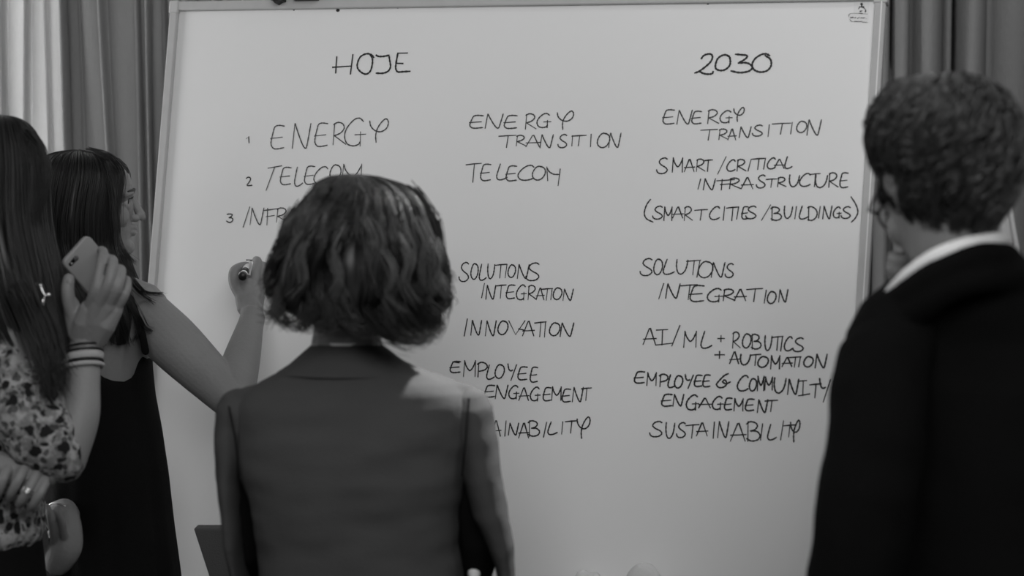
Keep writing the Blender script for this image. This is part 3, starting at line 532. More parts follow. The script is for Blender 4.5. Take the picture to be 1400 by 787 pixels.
def relaxed_hand(mb, wrist, down, fwd, side, s=1.0):
    """hanging hand: palm, four unequal curled fingers, thumb leaving the side near the base"""
    w = np.asarray(wrist, float); d, f, p = [np.asarray(v, float)/np.linalg.norm(v) for v in (down, fwd, side)]   # d: to the fingertips, f: thumb side, p: palm facing
    for k, (off, L, c) in enumerate(((.030, .078, .3), (.010, .086, .4), (-.010, .080, .5), (-.028, .064, .6))):
        kn = w+d*(.088-.004*k)*s+f*off*s
        mb.tube([w+f*off*.5*s, w+d*.045*s+f*off*.9*s, kn], np.array((.015, .0145, .0115))*s, 10)
        a, b = kn+(d*.50+p*c*.25)*L*s, kn+(d*.78+p*c*.62)*L*s
        finger(mb, [kn, a, b, kn+(d*.92+p*c*.95)*L*s], .0095*s, .0072*s)
    finger(mb, [w+d*.015*s+f*.018*s, w+d*.050*s+f*.044*s+p*.012*s, w+d*.078*s+f*.048*s+p*.022*s, w+d*.100*s+f*.044*s+p*.028*s], .0125*s, .0085*s)

def strands_mesh(paths, radii, sides=3):
    """paths (n, k, 3), radii (n, k): thin tapering locks as one mesh"""
    n, k, _ = paths.shape; t = np.gradient(paths, axis=1); t /= np.linalg.norm(t, axis=2, keepdims=True)+1e-9
    ref = np.broadcast_to(np.array((.31, .52, .79)), t.shape); x = np.cross(t, ref); x /= np.linalg.norm(x, axis=2, keepdims=True)+1e-9; y = np.cross(t, x)
    ang = np.arange(sides)*2*PI/sides
    v = paths[:, :, None, :]+radii[:, :, None, None]*(np.cos(ang)[None, None, :, None]*x[:, :, None, :]+np.sin(ang)[None, None, :, None]*y[:, :, None, :])
    base = (np.arange(n)*k*sides)[:, None, None]+(np.arange(k-1)*sides)[None, :, None]; j = np.arange(sides); jn = (j+1) % sides
    q = np.stack(np.broadcast_arrays(base+j, base+jn, base+jn+sides, base+j+sides), -1).reshape(-1, 4)
    return v.reshape(-1, 3), q
def np_mesh(name, v, q):
    me = bpy.data.meshes.new(name); me.vertices.add(len(v)); me.vertices.foreach_set('co', v.ravel())
    me.loops.add(q.size); me.loops.foreach_set('vertex_index', q.ravel().astype(np.int32)); me.polygons.add(len(q))
    me.polygons.foreach_set('loop_start', np.arange(0, q.size, q.shape[1], dtype=np.int32)); me.polygons.foreach_set('use_smooth', np.ones(len(q), bool))
    me.update(calc_edges=True); return me
def hair(person, rows, m, n=2600, r=.0012, k=22, clumps=60, wave=(.10, 1.6), lock=.08, loose=.035, vstart=(.0, .45), vend=(.86, 1.0), face=None, seed=1, curl=None, shell=.86, pull=.75, flip=0.0, name='hair', groove=14, zjit=0.0, e=1.0, tilt=0.0):
    """hair inside a silhouette: rows (y, xl, xr, near, far) with distances; strands fall from the crown along it"""
    g = np.random.default_rng(seed); V = []; C = []; RX = []; RY = []
    for (y, xl, xr, dn, df) in rows:
        d = (dn+df)/2; C.append(P((xl+xr)/2, y, d)); RX.append((xr-xl)/2*mpp(d)); RY.append((df-dn)/2)
    C, RX, RY = np.array(C), np.array(RX), np.array(RY); m_ = len(rows)
    L = np.concatenate([[0], np.cumsum(np.linalg.norm(np.diff(np.stack([C[:, 0]+RX, C[:, 1], C[:, 2]], 1), axis=0), axis=1))]); L /= L[-1]
    fi = np.linspace(0, 1, 160)
    def smooth(a):
        b = np.interp(fi, L, a); kk = np.ones(9)/9; p = np.pad(b, 4, mode='edge'); return np.convolve(p, kk, 'valid')
    Cx, Cy, Cz, Rx, Ry = [smooth(a) for a in (C[:, 0], C[:, 1], C[:, 2], RX, RY)]; Rx[0] = min(Rx[0], .012); Ry[0] = min(Ry[0], .012)
    at = lambda v, arr: np.interp(v, fi, arr)
    def pos(v, ph, s):
        c, q = np.cos(ph), np.sin(ph); return np.stack([at(v, Cx)+s*at(v, Rx)*np.sign(c)*np.abs(c)**e, at(v, Cy)+s*at(v, Ry)*np.sign(q)*np.abs(q)**e, at(v, Cz)], -1)
    cph = np.sort(g.uniform(0, 2*PI, clumps)); cw = g.uniform(-1, 1, clumps); cp = g.uniform(0, 2*PI, clumps); ce = g.uniform(0, 1, clumps); cs = g.uniform(.88, 1.0, clumps)
    ph0 = g.uniform(0, 2*PI, n); ci = np.abs((ph0[:, None]-cph[None]+PI) % (2*PI)-PI).argmin(1)
    dph = (cph[ci]-ph0+PI) % (2*PI)-PI
    vs = g.uniform(*vstart, n)**1.3; ve = vend[0]+(vend[1]-vend[0])*np.clip(ce[ci]+g.normal(0, .15, n), 0, 1)
    if face:
        fa, fh, fv = face; inn = np.abs((ph0-math.radians(fa)+PI) % (2*PI)-PI) < math.radians(fh); ve = np.where(inn, np.minimum(ve, fv*g.uniform(.85, 1.05, n)), ve); vs = np.where(inn, vs*.5, vs)
    t = np.linspace(0, 1, k)[None]; v = vs[:, None]+(ve-vs)[:, None]*t
    ph = ph0[:, None]+dph[:, None]*pull*t+wave[0]*cw[ci][:, None]*np.sin(2*PI*wave[1]*t+cp[ci][:, None])*t+g.normal(0, .02, n)[:, None]*t
    s = (cs[ci]+g.normal(0, loose, n))[:, None]+lock*np.sin(2*PI*wave[1]*1.2*t+cp[ci][:, None]*1.7)*t*(1-.3*t)+flip*t**4
    s = np.minimum(s, 1.06)
    Q = pos(v, ph, s)
    Q[:, :, 2] += (zjit*np.sin(cp[ci]*3))[:, None]*t
    if curl:
        ca, cf = curl; cfr = g.uniform(.8, 1.3, clumps); a = 2*PI*cf*t*cfr[ci][:, None]+(cp[ci]*2+g.normal(0, .35, n))[:, None]
        rad = np.stack([np.cos(ph), np.sin(ph), np.zeros_like(ph)], -1); tan = np.stack([-np.sin(ph), np.cos(ph), np.zeros_like(ph)], -1)
        amp = ca*np.minimum(1, t*3)
        Q = Q+(amp*np.cos(a))[..., None]*tan+(amp*np.sin(a)*.8)[..., None]*rad+np.stack([np.zeros_like(a), np.zeros_like(a), amp*np.sin(a+.8)*.8], -1)
    def shear(q, v): q[..., 2] -= tilt*(q[..., 0]-at(v, Cx))*np.clip((v-.35)/.65, 0, 1)**1.5
    if tilt: shear(Q, v)
    rr = r*g.uniform(.6, 1.4, n)[:, None]*(1-.72*t**2.5)
    sv, sq = strands_mesh(Q, rr)
    # inner mass
    nv, na = 48, 96; vv = np.linspace(.0, vend[0]+.3*(vend[1]-vend[0]), nv); aa = np.arange(na)*2*PI/na
    VV, AA = np.meshgrid(vv, aa, indexing='ij'); S = shell*(1+.022*np.sin(AA*groove+3*np.sin(VV*5))+.015*np.sin(AA*31+VV*9))
    B = pos(VV, AA, S)
    if tilt: shear(B, VV)
    idx = np.arange(nv*na).reshape(nv, na); qa = np.stack([idx[:-1], np.roll(idx, -1, 1)[:-1], np.roll(idx, -1, 1)[1:], idx[1:]], -1).reshape(-1, 4)
    if face:
        fa, fh, fv = face; mid = AA[:-1]; keep = ~((np.abs((mid-math.radians(fa)+PI) % (2*PI)-PI) < math.radians(fh)) & (VV[:-1] > fv*.9)); qa = qa[keep.ravel()]
    v_all = np.concatenate([sv, B.reshape(-1, 3)]); q_all = np.concatenate([sq, qa+len(sv)])
    return link(name, np_mesh(name, v_all, q_all), m, person)
def locks(person, paths, m, n=40, spread=.006, r=.0010, name='hair_strand', seed=3, taper=.8, end=.2):
    """separate hanging wisps along given 3-D paths"""
    g = np.random.default_rng(seed); A = []
    for p in paths:
        c = np.array(cr([np.asarray(q) for q in p], 8)); k = 24; ii = np.linspace(0, len(c)-1, k); c = np.stack([np.interp(ii, np.arange(len(c)), c[:, i]) for i in range(3)], 1)
        o = g.normal(0, spread, (n, 1, 3))*np.linspace(1, 1-taper, k)[None, :, None]; dv = g.normal(0, spread*.9, (n, 1, 3))*(np.linspace(0, 1, k)**3)[None, :, None]*end/.2
        Q = c[None]+o+dv; rr = r*g.uniform(.6, 1.3, len(Q))[:, None]*np.linspace(1, .3, k)[None]
        v, q = strands_mesh(Q, rr); link(name, np_mesh(name, v, q), m, person)
def wrinkle(amp, freq, st=(1, 1, 1)):
    return lambda p: amp*(mnoise.noise(Vector((p.x*freq*st[0], p.y*freq*st[1], p.z*freq*st[2])))+.5*mnoise.noise(Vector((p.x*freq*2.1*st[0]+7, p.y*freq*2.1*st[1], p.z*freq*2.1*st[2]))))

# ------------------------------------------------------------------ 1. woman in the grey blazer, seen from behind
D = 2.25
b0 = P(488, 600, D); bx, by = b0[0], b0[1]
w1 = thing('person', 'woman with a wavy dark bob and grey blazer, standing with her back turned', 'person', (bx, by, 0))
F, R = frame(P(488, 342, D+.01), 92, 4, 0, .97)
mb = MB(); head(mb, F, R)
mb.tube(T([(478, 385, D), (474, 440, D-.005), (474, 500, D-.01)]), [.050, .050, .062], 18)
mb.rows([(490, 440, 512, .05), (520, 400, 580, .06), (560, 352, 620, .07), (680, 362, 608, .08), (787, 378, 606, .08), (880, 370, 615, .09), (930, 380, 605, .09)], D, 20)
for (sh, el, wr) in (((356, 580, D), (338, 745, D+.06), (352, 850, D+.24)), ((614, 580, D), (656, 735, D+.05), (642, 818, D+.12))):
    mb.tube(T([sh, el, wr]), [.030, .028, .022], 14)
    w = P(*wr); relaxed_hand(mb, w, (.06*(1 if wr[0] < 488 else -1), .7, -.45), (0, 0, 1), (1 if wr[0] < 488 else -1, 0, 0), .95)
legs(mb, bx, by, .84, .066, .036, .085)
blend('body', mb, M['skin'], w1, .0045, 3)
face_parts(w1, F, R, M['hair_brown'])
# blazer: back, then each sleeve hanging a little away from the waist
wr_ = wrinkle(.0055, 9, (.8, 1, 1.9))
mb = MB()
mb.rows([(478, 425, 528, .055, D-.005), (492, 404, 552, .066), (506, 382, 585, .076), (520, 354, 622, .086), (534, 334, 641, .094), (552, 322, 647, .10), (600, 320, 645, .112), (650, 329, 637, .118), (690, 345, 626, .117), (740, 352, 626, .115), (787, 356, 632, .122), (860, 348, 644, .135), (930, 342, 650, .14)], D, 40, .9)
mb.tube(T([(345, 548, D), (326, 558, D)]), [.030, .030], 16); mb.tube(T([(620, 545, D), (640, 552, D)]), [.030, .030], 16)
blz = blend('blazer', mb, M['blazer'], w1, .005, 3, disp=wr_)
for pts, rad, rat in (([(326, 562, D), (317, 600, D), (314, 650, D), (316, 690, D+.005), (320, 740, D+.015), (329, 787, D+.03), (342, 850, D+.08)], [.036, .028, .0185, .0150, .0125, .0095, .012], [1.5, 2.0, 3.0, 3.6, 4.2, 5.2, 4.0]),
                      ([(643, 560, D), (650, 600, D), (659, 650, D), (669, 695, D+.005), (685, 745, D+.015), (693, 787, D+.03), (700, 850, D+.08)], [.037, .034, .0310, .0295, .0205, .0125, .012], [1.5, 1.7, 1.9, 1.9, 2.6, 4.0, 4.0])):
    mb = MB(); mb.tube(T(pts), rad, 22, rat, side=(0, 1, 0)); blend('sleeve', mb, M['blazer'], blz, .005, 3, disp=wrinkle(.0028, 14, (1, 1, 1.3)))
def collar_ring(rows, thick, n=48):
    outs, ins = [], []
    for (y, xl, xr, rd, dd, ybow) in rows:
        c = P((xl+xr)/2, y, dd); hw = (xr-xl)/2*mpp(dd); th = np.arange(n)*2*PI/n
        z = ybow*mpp(dd)*(np.sin(th)*.5-.5)
        outs.append(c+np.stack([np.cos(th)*hw, np.sin(th)*rd, -z*0+ybow*mpp(dd)*np.clip(np.sin(th), 0, 1)*-1], 1))
        ins.append(c+np.stack([np.cos(th)*(hw-thick), np.sin(th)*(rd-thick), ybow*mpp(dd)*np.clip(np.sin(th), 0, 1)*-1], 1))
    return outs+ins[::-1]
mb = MB(); RG = collar_ring([(508, 379, 577, .088, D, 30), (497, 396, 558, .083, D, 28), (482, 413, 537, .074, D, 20), (468, 429, 520, .064, D-.005, 12)], .005); RG.append(RG[0]); mb.rings(RG, False)
o = mb.build('collar', M['blazer'], blz)
mb = MB(); RG = collar_ring([(476, 434, 514, .060, D-.005, 12), (464.5, 433, 515, .060, D-.005, 12)], .003); RG.append(RG[0]); mb.rings(RG, False)
mb.build('blouse_collar', M['shirt'], w1, label='thin pale neckline above the blazer collar')
mb = MB(); mb.tube(T([(313, 556, D-.062), (322, 600, D-.075), (327, 650, D-.08)]), .0016, 6); mb.build('sleeve_seam', M['cloth_black'], blz)
mb = MB(); mb.tube(T([(641, 545, D-.062), (637, 600, D-.080), (632, 650, D-.085)]), .0018, 6); mb.build('sleeve_seam', M['cloth_black'], blz)
# black top under the blazer, seen between back and sleeves
mb = MB(); mb.rows([(560, 350, 624, .085, D+.01), (680, 352, 618, .09, D+.01), (800, 368, 618, .09, D+.01), (900, 360, 625, .10, D+.01)], D, 24)
for (sh, el, wr) in (((350, 585, D+.01), (338, 745, D+.06), (352, 842, D+.23)), ((620, 585, D+.01), (656, 735, D+.05), (644, 800, D+.10))):
    mb.tube(T([sh, el, wr]), [.042, .040, .030], 14)
blend('black_top', mb, M['cloth_black'], w1, .006, 3)
mb = MB(); mb.ell(P(648, 783, D+.046), (.0105, .010, .0140)); mb.build('wrist_cuff', M['shirt'], w1, label='small white cuff showing below the right sleeve')
mb = MB(); mb.rows([(880, 366, 618, .10), (960, 350, 632, .115), (1010, 352, 630, .115)], D, 24); legs(mb, bx, by, .80, .080, .052, .085)
blend('trousers', mb, M['cloth_black'], w1, .008, 3)
shoes(w1, bx, by, 90, .085)
hair(w1, [(238, 478, 490, 2.24, 2.26), (242, 452, 517, 2.19, 2.31), (252, 434, 543, 2.165, 2.335), (262, 428, 562, 2.145, 2.35), (278, 416, 576, 2.13, 2.36), (291, 404, 583, 2.12, 2.37), (310, 394, 590, 2.108, 2.38), (327, 390, 594, 2.10, 2.38), (345, 384, 600, 2.10, 2.38), (363, 376, 606, 2.10, 2.38), (382, 371, 607, 2.105, 2.38), (400, 371, 600, 2.11, 2.375), (418, 375, 594, 2.12, 2.37), (434, 386, 594, 2.13, 2.365), (446, 404, 590, 2.14, 2.36)],
     M['hair_brown'], n=9000, r=.00085, k=34, clumps=52, wave=(.24, 1.35), lock=.14, loose=.05, vstart=(0, .50), vend=(.90, 1.02), face=(90, 48, .34), seed=5, shell=.86, pull=.70, flip=-.03, curl=(.006, 1.3), tilt=.13)
locks(w1, [T([(560, 400, 2.13), (580, 425, 2.14), (586, 445, 2.15), (594, 450, 2.15)]), T([(540, 420, 2.12), (560, 448, 2.13), (575, 460, 2.14), (588, 456, 2.15)]), T([(594, 350, 2.2), (605, 370, 2.2), (612, 380, 2.2), (611, 392, 2.2)]), T([(590, 380, 2.18), (606, 400, 2.17), (612, 412, 2.17), (604, 424, 2.17)]),
           T([(388, 362, 2.2), (376, 385, 2.19), (368, 396, 2.19), (373, 406, 2.19)]), T([(385, 400, 2.16), (378, 425, 2.15), (390, 440, 2.15), (404, 440, 2.15)]), T([(500, 430, 2.10), (520, 452, 2.11), (545, 462, 2.12), (566, 460, 2.13)]), T([(590, 300, 2.2), (596, 320, 2.2), (599, 345, 2.2), (594, 362, 2.2)])],
      M['hair_brown'], n=60, spread=.007, r=.0010, taper=.3, end=.2, seed=40)

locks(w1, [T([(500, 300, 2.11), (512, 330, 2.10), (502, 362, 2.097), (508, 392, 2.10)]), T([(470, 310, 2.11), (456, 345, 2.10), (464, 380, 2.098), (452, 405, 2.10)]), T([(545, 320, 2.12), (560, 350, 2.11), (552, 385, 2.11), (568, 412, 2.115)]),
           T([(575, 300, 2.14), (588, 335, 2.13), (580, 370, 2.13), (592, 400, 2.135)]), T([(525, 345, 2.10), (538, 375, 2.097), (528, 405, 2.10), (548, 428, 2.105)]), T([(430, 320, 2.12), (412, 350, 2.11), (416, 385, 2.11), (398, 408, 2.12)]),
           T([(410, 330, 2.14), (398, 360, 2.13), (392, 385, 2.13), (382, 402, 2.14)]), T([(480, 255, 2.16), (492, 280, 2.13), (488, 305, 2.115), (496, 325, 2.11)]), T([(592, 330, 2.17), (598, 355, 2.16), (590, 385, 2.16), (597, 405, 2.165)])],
      M['hair_painted_sheen'], n=26, spread=.0055, r=.0008, taper=.3, end=.2, seed=61)  # reflected highlights put into the colour: locks of lighter hair along the waves
locks(w1, [T([(406, 294, 2.22), (396, 306, 2.22), (391, 325, 2.22), (394, 345, 2.22)]), T([(560, 262, 2.22), (574, 276, 2.22), (586, 292, 2.22), (590, 312, 2.22)]), T([(386, 352, 2.2), (376, 372, 2.2), (369, 386, 2.2), (374, 396, 2.2)]),
           T([(390, 410, 2.17), (382, 424, 2.17), (375, 430, 2.17), (370, 424, 2.17)]), T([(430, 420, 2.12), (424, 436, 2.12), (414, 444, 2.12), (402, 442, 2.12)]), T([(470, 420, 2.11), (480, 440, 2.11), (496, 452, 2.11), (512, 454, 2.115)]), T([(450, 420, 2.11), (452, 436, 2.11), (446, 446, 2.11), (436, 446, 2.115)]), T([(520, 435, 2.11), (536, 454, 2.115), (556, 466, 2.12), (576, 464, 2.13)]), T([(585, 420, 2.16), (598, 432, 2.16), (596, 444, 2.16), (586, 452, 2.16)])],
      M['hair_brown'], n=80, spread=.008, r=.0010, taper=.4, end=.25, seed=62)

# ------------------------------------------------------------------ 2. woman writing on the board
D = 2.86
b0 = P(140, 600, D); bx, by = b0[0], b0[1]
w2 = thing('person', 'woman in a sleeveless black dress writing on the whiteboard with raised arm', 'person', (bx, by, 0))
F, R = frame(P(124.5, 279, 2.88), 18, 0, 0, .95)
mb = MB(); head(mb, F, R)
mb.tube(T([(120, 340, 2.885), (128, 390, 2.875), (140, 440, 2.87)]), [.054, .054, .070], 18)
mb.rows([(392, 118, 178, .05, 2.87), (405, 96, 214, .068, 2.865), (425, 88, 222, .078), (455, 86, 218, .088), (490, 88, 206, .095), (540, 92, 202, .098), (620, 96, 206, .092), (720, 98, 215, .10), (830, 96, 222, .12), (900, 100, 220, .11)], D, 26)
mb.tube(T([(150, 395, 2.865), (200, 416, 2.85)]), [.040, .042], 16)
EL, WR = P(316, 545, 2.74), P(346, 432, 2.925)
S0 = P(203, 434, 2.845)
stube(mb, [S0, S0*.7+EL*.3, S0*.4+EL*.6, EL*.93+S0*.07, EL], [.052, .054, .049, .041, .039])
stube(mb, [EL, EL*.82+WR*.18, EL*.5+WR*.5, EL*.15+WR*.85, WR], [.038, .041, .036, .0265, .0245], ratio=[1, 1, 1, 1.1, 1.15])
# right hand round the marker: back of the hand to us, index along the pen, thumb on the left
h = lambda x, y, d: P(290+x/6.56, 330+y/6.56, d)
mb.tube([WR, h(330, 560, 2.94), h(345, 470, 2.955)], [.0245, .026, .025], 14, ratio=.75)
for a, kx, ky, kd in ((300, 255, 400, 2.955), (325, 310, 375, 2.95), (350, 365, 380, 2.955), (380, 420, 410, 2.965)):
    mb.tube([h(a, 600, 2.94), h((a+kx)/2, 500, 2.945), h(kx, ky, kd)], [.018, .017, .0125], 10)
finger(mb, [h(372, 400, 2.955), h(392, 270, 2.965), h(408, 180, 2.99), h(395, 165, 3.018)], .0105, .0085)      # index
finger(mb, [h(425, 420, 2.965), h(455, 290, 2.98), h(470, 225, 3.0), h(430, 210, 3.02)], .0105, .0085)          # middle
finger(mb, [h(300, 410, 2.955), h(262, 352, 2.972), h(285, 330, 3.0), h(330, 330, 3.015)], .0098, .0078)         # ring, curled under the pen
finger(mb, [h(270, 430, 2.955), h(225, 390, 2.968), h(235, 360, 2.99), h(290, 355, 3.0)], .0090, .0072)          # little
finger(mb, [h(255, 480, 2.945), h(198, 370, 2.955), h(196, 270, 2.968), h(250, 228, 2.99), h(308, 214, 3.01)], .0125, .0085)   # thumb
# left arm behind her, wrist bent, fingers curled to the left
LS, LE, LW = P(96, 440, 2.87), P(86, 690, 2.94), P(88, 710, 2.68)
mb.tube([LS, LS*.5+LE*.5, LE], [.046, .044, .037], 16); mb.tube([LE, LE*.5+LW*.5, LW], [.036, .035, .0265], 16)
stube(mb, [LW*.8+LE*.2, P(87, 700, 2.675), P(91, 724, 2.655), P(89, 748, 2.648), P(80, 768, 2.652)], [.024, .0255, .0285, .0310, .0260], 18); mb.ell(P(78, 746, 2.668), (.026, .022, .038))
mb.ell(P(72, 756, 2.668), (.024, .022, .026))
for pts, r in (([(88, 752, 2.645), (87, 728, 2.618), (83, 708, 2.606), (78, 694, 2.616)], .0080), ([(76, 754, 2.645), (73, 728, 2.612), (69, 707, 2.602), (64, 693, 2.614)], .0080), ([(65, 756, 2.650), (60, 731, 2.620), (56, 711, 2.612), (51, 698, 2.626)], .0078), ([(56, 758, 2.660), (48, 737, 2.634), (43, 719, 2.628), (38, 708, 2.640)], .0072)):
    finger(mb, T(pts), r, .0066)
finger(mb, T([(90, 735, 2.68), (78, 726, 2.705), (68, 712, 2.71), (62, 700, 2.70)]), .0125, .009)
legs(mb, bx, by, .84, .060, .036, .07)
blend('body', mb, M['skin'], w2, .0022, 3)
face_parts(w2, F, R, M['hair_dark'])
# dress with scooped back; one grid whose top edge follows the neckline
mb = MB(); n = 72
prof = [(-.1, 500, 90, 204, .104), (.08, 540, 86, 208, .107), (.2, 590, 74, 218, .112), (.35, 650, 66, 227, .118), (.5, 720, 66, 234, .12), (.65, 787, 66, 242, .122), (.82, 880, 62, 250, .128), (1, 1000, 56, 256, .13)]
pv = np.array(prof); R_ = []
xs = [60, 92, 118, 142, 160, 172, 184, 193, 199, 206, 260]; ys = [452, 462, 474, 491, 507, 513, 515, 510, 488, 470, 470]
for s in np.linspace(0, 1, 44):
    ring = []
    for j in range(n):
        th = 2*PI*j/n; c0 = (88+205)/2+58*math.cos(th); ytop = np.interp(c0, xs, ys) if math.sin(th) < .2 else 470
        y = ytop+(1000-ytop)*s
        xl, xr, rd = [np.interp(y, pv[:, 1], pv[:, k]) for k in (2, 3, 4)]
        fold = 1+(.035*math.sin(th*9+y*.004)+.02*math.sin(th*17+1))*max(0, min(1, (y-520)/300))
        cc = P((xl+xr)/2, y, D); ring.append(cc+np.array((math.cos(th)*(xr-xl)/2*mpp(D)*fold, math.sin(th)*rd*fold, 0)))
    R_.append(np.array(ring))
mb.rings(R_, False); o = mb.build('dress', M['dress'], w2); o.modifiers.new('t', 'SOLIDIFY').thickness = .003
for pts in ([(199, 480, 2.772), (193, 452, 2.766), (184, 424, 2.785), (176, 404, 2.83), (172, 410, 2.92)], [(108, 474, 2.765), (108, 440, 2.775), (112, 408, 2.80), (116, 398, 2.85), (116, 410, 2.92)]):
    mb = MB(); mb.tube([np.array(q) for q in cr(T(pts), 5)], .0075, 10, ratio=.35, side=(0, 1, 0)); mb.build('strap', M['dress'], o)
shoes(w2, bx, by, 60, .07)
mb = MB(); cb_ = P(88, 704, 2.672); q = [cb_+np.array((.0295*math.cos(a), -.6*.030*math.sin(a), .80*.030*math.sin(a)-.010*math.cos(a))) for a in np.linspace(0, 2*PI, 36)]; mb.tube(q, .0017, 6, round_ends=False); mb.build('bracelet', M['silver'], w2, label='thin silver bracelet on the left wrist')
hair(w2, [(205, 104, 122, 2.86, 2.90), (208, 84, 138, 2.83, 2.94), (215, 70, 155, 2.795, 2.965), (228, 60, 165, 2.775, 2.98), (245, 54, 168, 2.765, 2.985), (268, 51, 164, 2.76, 2.985), (300, 49, 160, 2.757, 2.985), (335, 47, 160, 2.76, 2.98), (365, 48, 170, 2.755, 2.97), (395, 50, 184, 2.752, 2.95), (425, 56, 194, 2.75, 2.93), (448, 66, 191, 2.748, 2.91), (470, 90, 184, 2.748, 2.90)],
     M['hair_dark'], n=7500, r=.00075, k=24, clumps=80, wave=(.04, 1.2), lock=.025, loose=.03, vstart=(0, .30), vend=(.91, 1.03), face=(50, 24, .16), seed=9, shell=.94, pull=.4, e=.6)
locks(w2, [T([(118, 207, 2.86), (146, 214, 2.83), (163, 232, 2.808), (165, 256, 2.80), (162, 284, 2.79), (163, 315, 2.78)]), T([(122, 206, 2.88), (150, 213, 2.86), (166, 230, 2.84), (168, 246, 2.82), (164, 270, 2.805), (161, 300, 2.79)]), T([(110, 208, 2.84), (140, 216, 2.81), (157, 236, 2.79), (160, 262, 2.785), (158, 290, 2.78), (160, 320, 2.775)]),
           T([(146, 222, 2.79), (156, 262, 2.775), (158, 305, 2.77), (166, 340, 2.765), (184, 358, 2.76)]), T([(150, 235, 2.785), (157, 285, 2.77), (163, 330, 2.765), (176, 352, 2.76)]),
           T([(165, 350, 2.765), (178, 378, 2.77), (196, 398, 2.78), (212, 401, 2.80), (222, 402, 2.80)]), T([(168, 365, 2.765), (182, 390, 2.76), (196, 404, 2.78), (210, 414, 2.78)]),
           T([(176, 410, 2.75), (190, 432, 2.755), (198, 446, 2.765), (206, 452, 2.765)]), T([(174, 400, 2.752), (186, 430, 2.755), (190, 452, 2.76), (184, 466, 2.765)]), T([(160, 420, 2.752), (168, 446, 2.757), (174, 462, 2.762), (176, 470, 2.763)]), T([(142, 440, 2.755), (146, 455, 2.76), (152, 464, 2.765), (158, 468, 2.766)])],
      M['hair_dark'], n=34, spread=.0035, r=.0007, taper=.4, end=.16)
# marker held to the board
ca, tip = h(272, 316, 2.905), bw(*bd(343, 357), .004)
ax = tip-ca; Lm = np.linalg.norm(ax); ax /= Lm; side = np.cross(ax, (0, 0, 1)); side /= np.linalg.norm(side)
mk = thing('marker_pen', 'white marker pen with black end held in the writing hand', 'marker pen', tuple(ca))
mb = MB(); mb.tube([ca+ax*.012, ca+ax*(Lm-.03)], [.0078, .0078], 20, round_ends=False); mb.build('barrel', M['marker_white'], mk)
mb = MB(); mb.tube([ca, ca+ax*.003, ca+ax*.016], [.0070, .0086, .0086], 20, round_ends=False); mb.build('end_cap', M['black'], mk)
mb = MB(); mb.tube([ca+ax*.03, ca+ax*.06], [.0081, .0081], 20, round_ends=False); mb.build('printed_band', M['black'], mk)
mb = MB(); mb.tube([ca+ax*(Lm-.03), ca+ax*(Lm-.012), tip], [.0070, .0048, .0022], 16, round_ends=False); mb.build('nib', M['black'], mk)

# ------------------------------------------------------------------ 3. woman with the phone
D = 2.44
b0 = P(-30, 600, D); bx, by = b0[0], b0[1]
w3 = thing('person', 'woman with long straight hair and flowered blouse holding up a phone', 'person', (bx, by, 0))
F, R = frame(P(-20, 262, 2.46), 62, 4, 0, .95)
mb = MB(); head(mb, F, R)
mb.tube(T([(-25, 330, 2.46), (-30, 380, 2.455), (-32, 430, 2.45)]), [.052, .052, .066], 16)
mb.rows([(420, -80, 14, .06), (450, -98, 26, .07), (560, -96, 30, .08), (700, -94, 32, .09), (800, -96, 36, .10), (880, -90, 30, .10)], D, 22)
SH, E3, W3 = P(6, 452, 2.37), P(88, 632, 2.345), P(115, 482, 2.40)
mb.tube([SH, SH*.5+E3*.5, E3], [.044, .042, .034], 16)
stube(mb, [E3, P(107, 572, 2.365), P(112, 525, 2.385), P(116, 490, 2.40), P(118, 468, 2.405)], [.034, .0340, .0300, .0265, .0262], ratio=[1, .9, .85, .8, .75], side=(0, 1, 0))
# right hand, back of the hand to us, holding the phone
h = lambda x, y, d: P(50+x/3.578, 300+y/3.578, d)
for a, b, kx, ky, kd in ((210, 570, 250, 430, 2.385), (240, 575, 305, 410, 2.378), (268, 580, 350, 420, 2.382), (292, 585, 385, 440, 2.392)):
    mb.tube([h(a, b, 2.405), h((a+kx)/2, (b+ky)/2, 2.392), h(kx, ky, kd)], [.0185, .0180, .0135], 12)
mb.tube([h(200, 560, 2.405), h(185, 480, 2.40), h(168, 410, 2.392)], [.017, .0165, .0135], 12)
finger(mb, [h(256, 425, 2.382), h(292, 335, 2.366), h(313, 240, 2.378), h(327, 168, 2.405), h(318, 150, 2.44)], .0098, .0080)
finger(mb, [h(308, 408, 2.374), h(352, 312, 2.362), h(374, 214, 2.378), h(366, 192, 2.42)], .0102, .0082)
finger(mb, [h(352, 415, 2.380), h(398, 328, 2.368), h(414, 252, 2.388), h(400, 238, 2.425)], .0098, .0078)
finger(mb, [h(388, 438, 2.392), h(432, 364, 2.384), h(443, 302, 2.400), h(428, 290, 2.43)], .0088, .0070)
finger(mb, [h(190, 495, 2.398), h(162, 415, 2.388), h(152, 345, 2.384), h(158, 290, 2.392)], .0128, .0098)
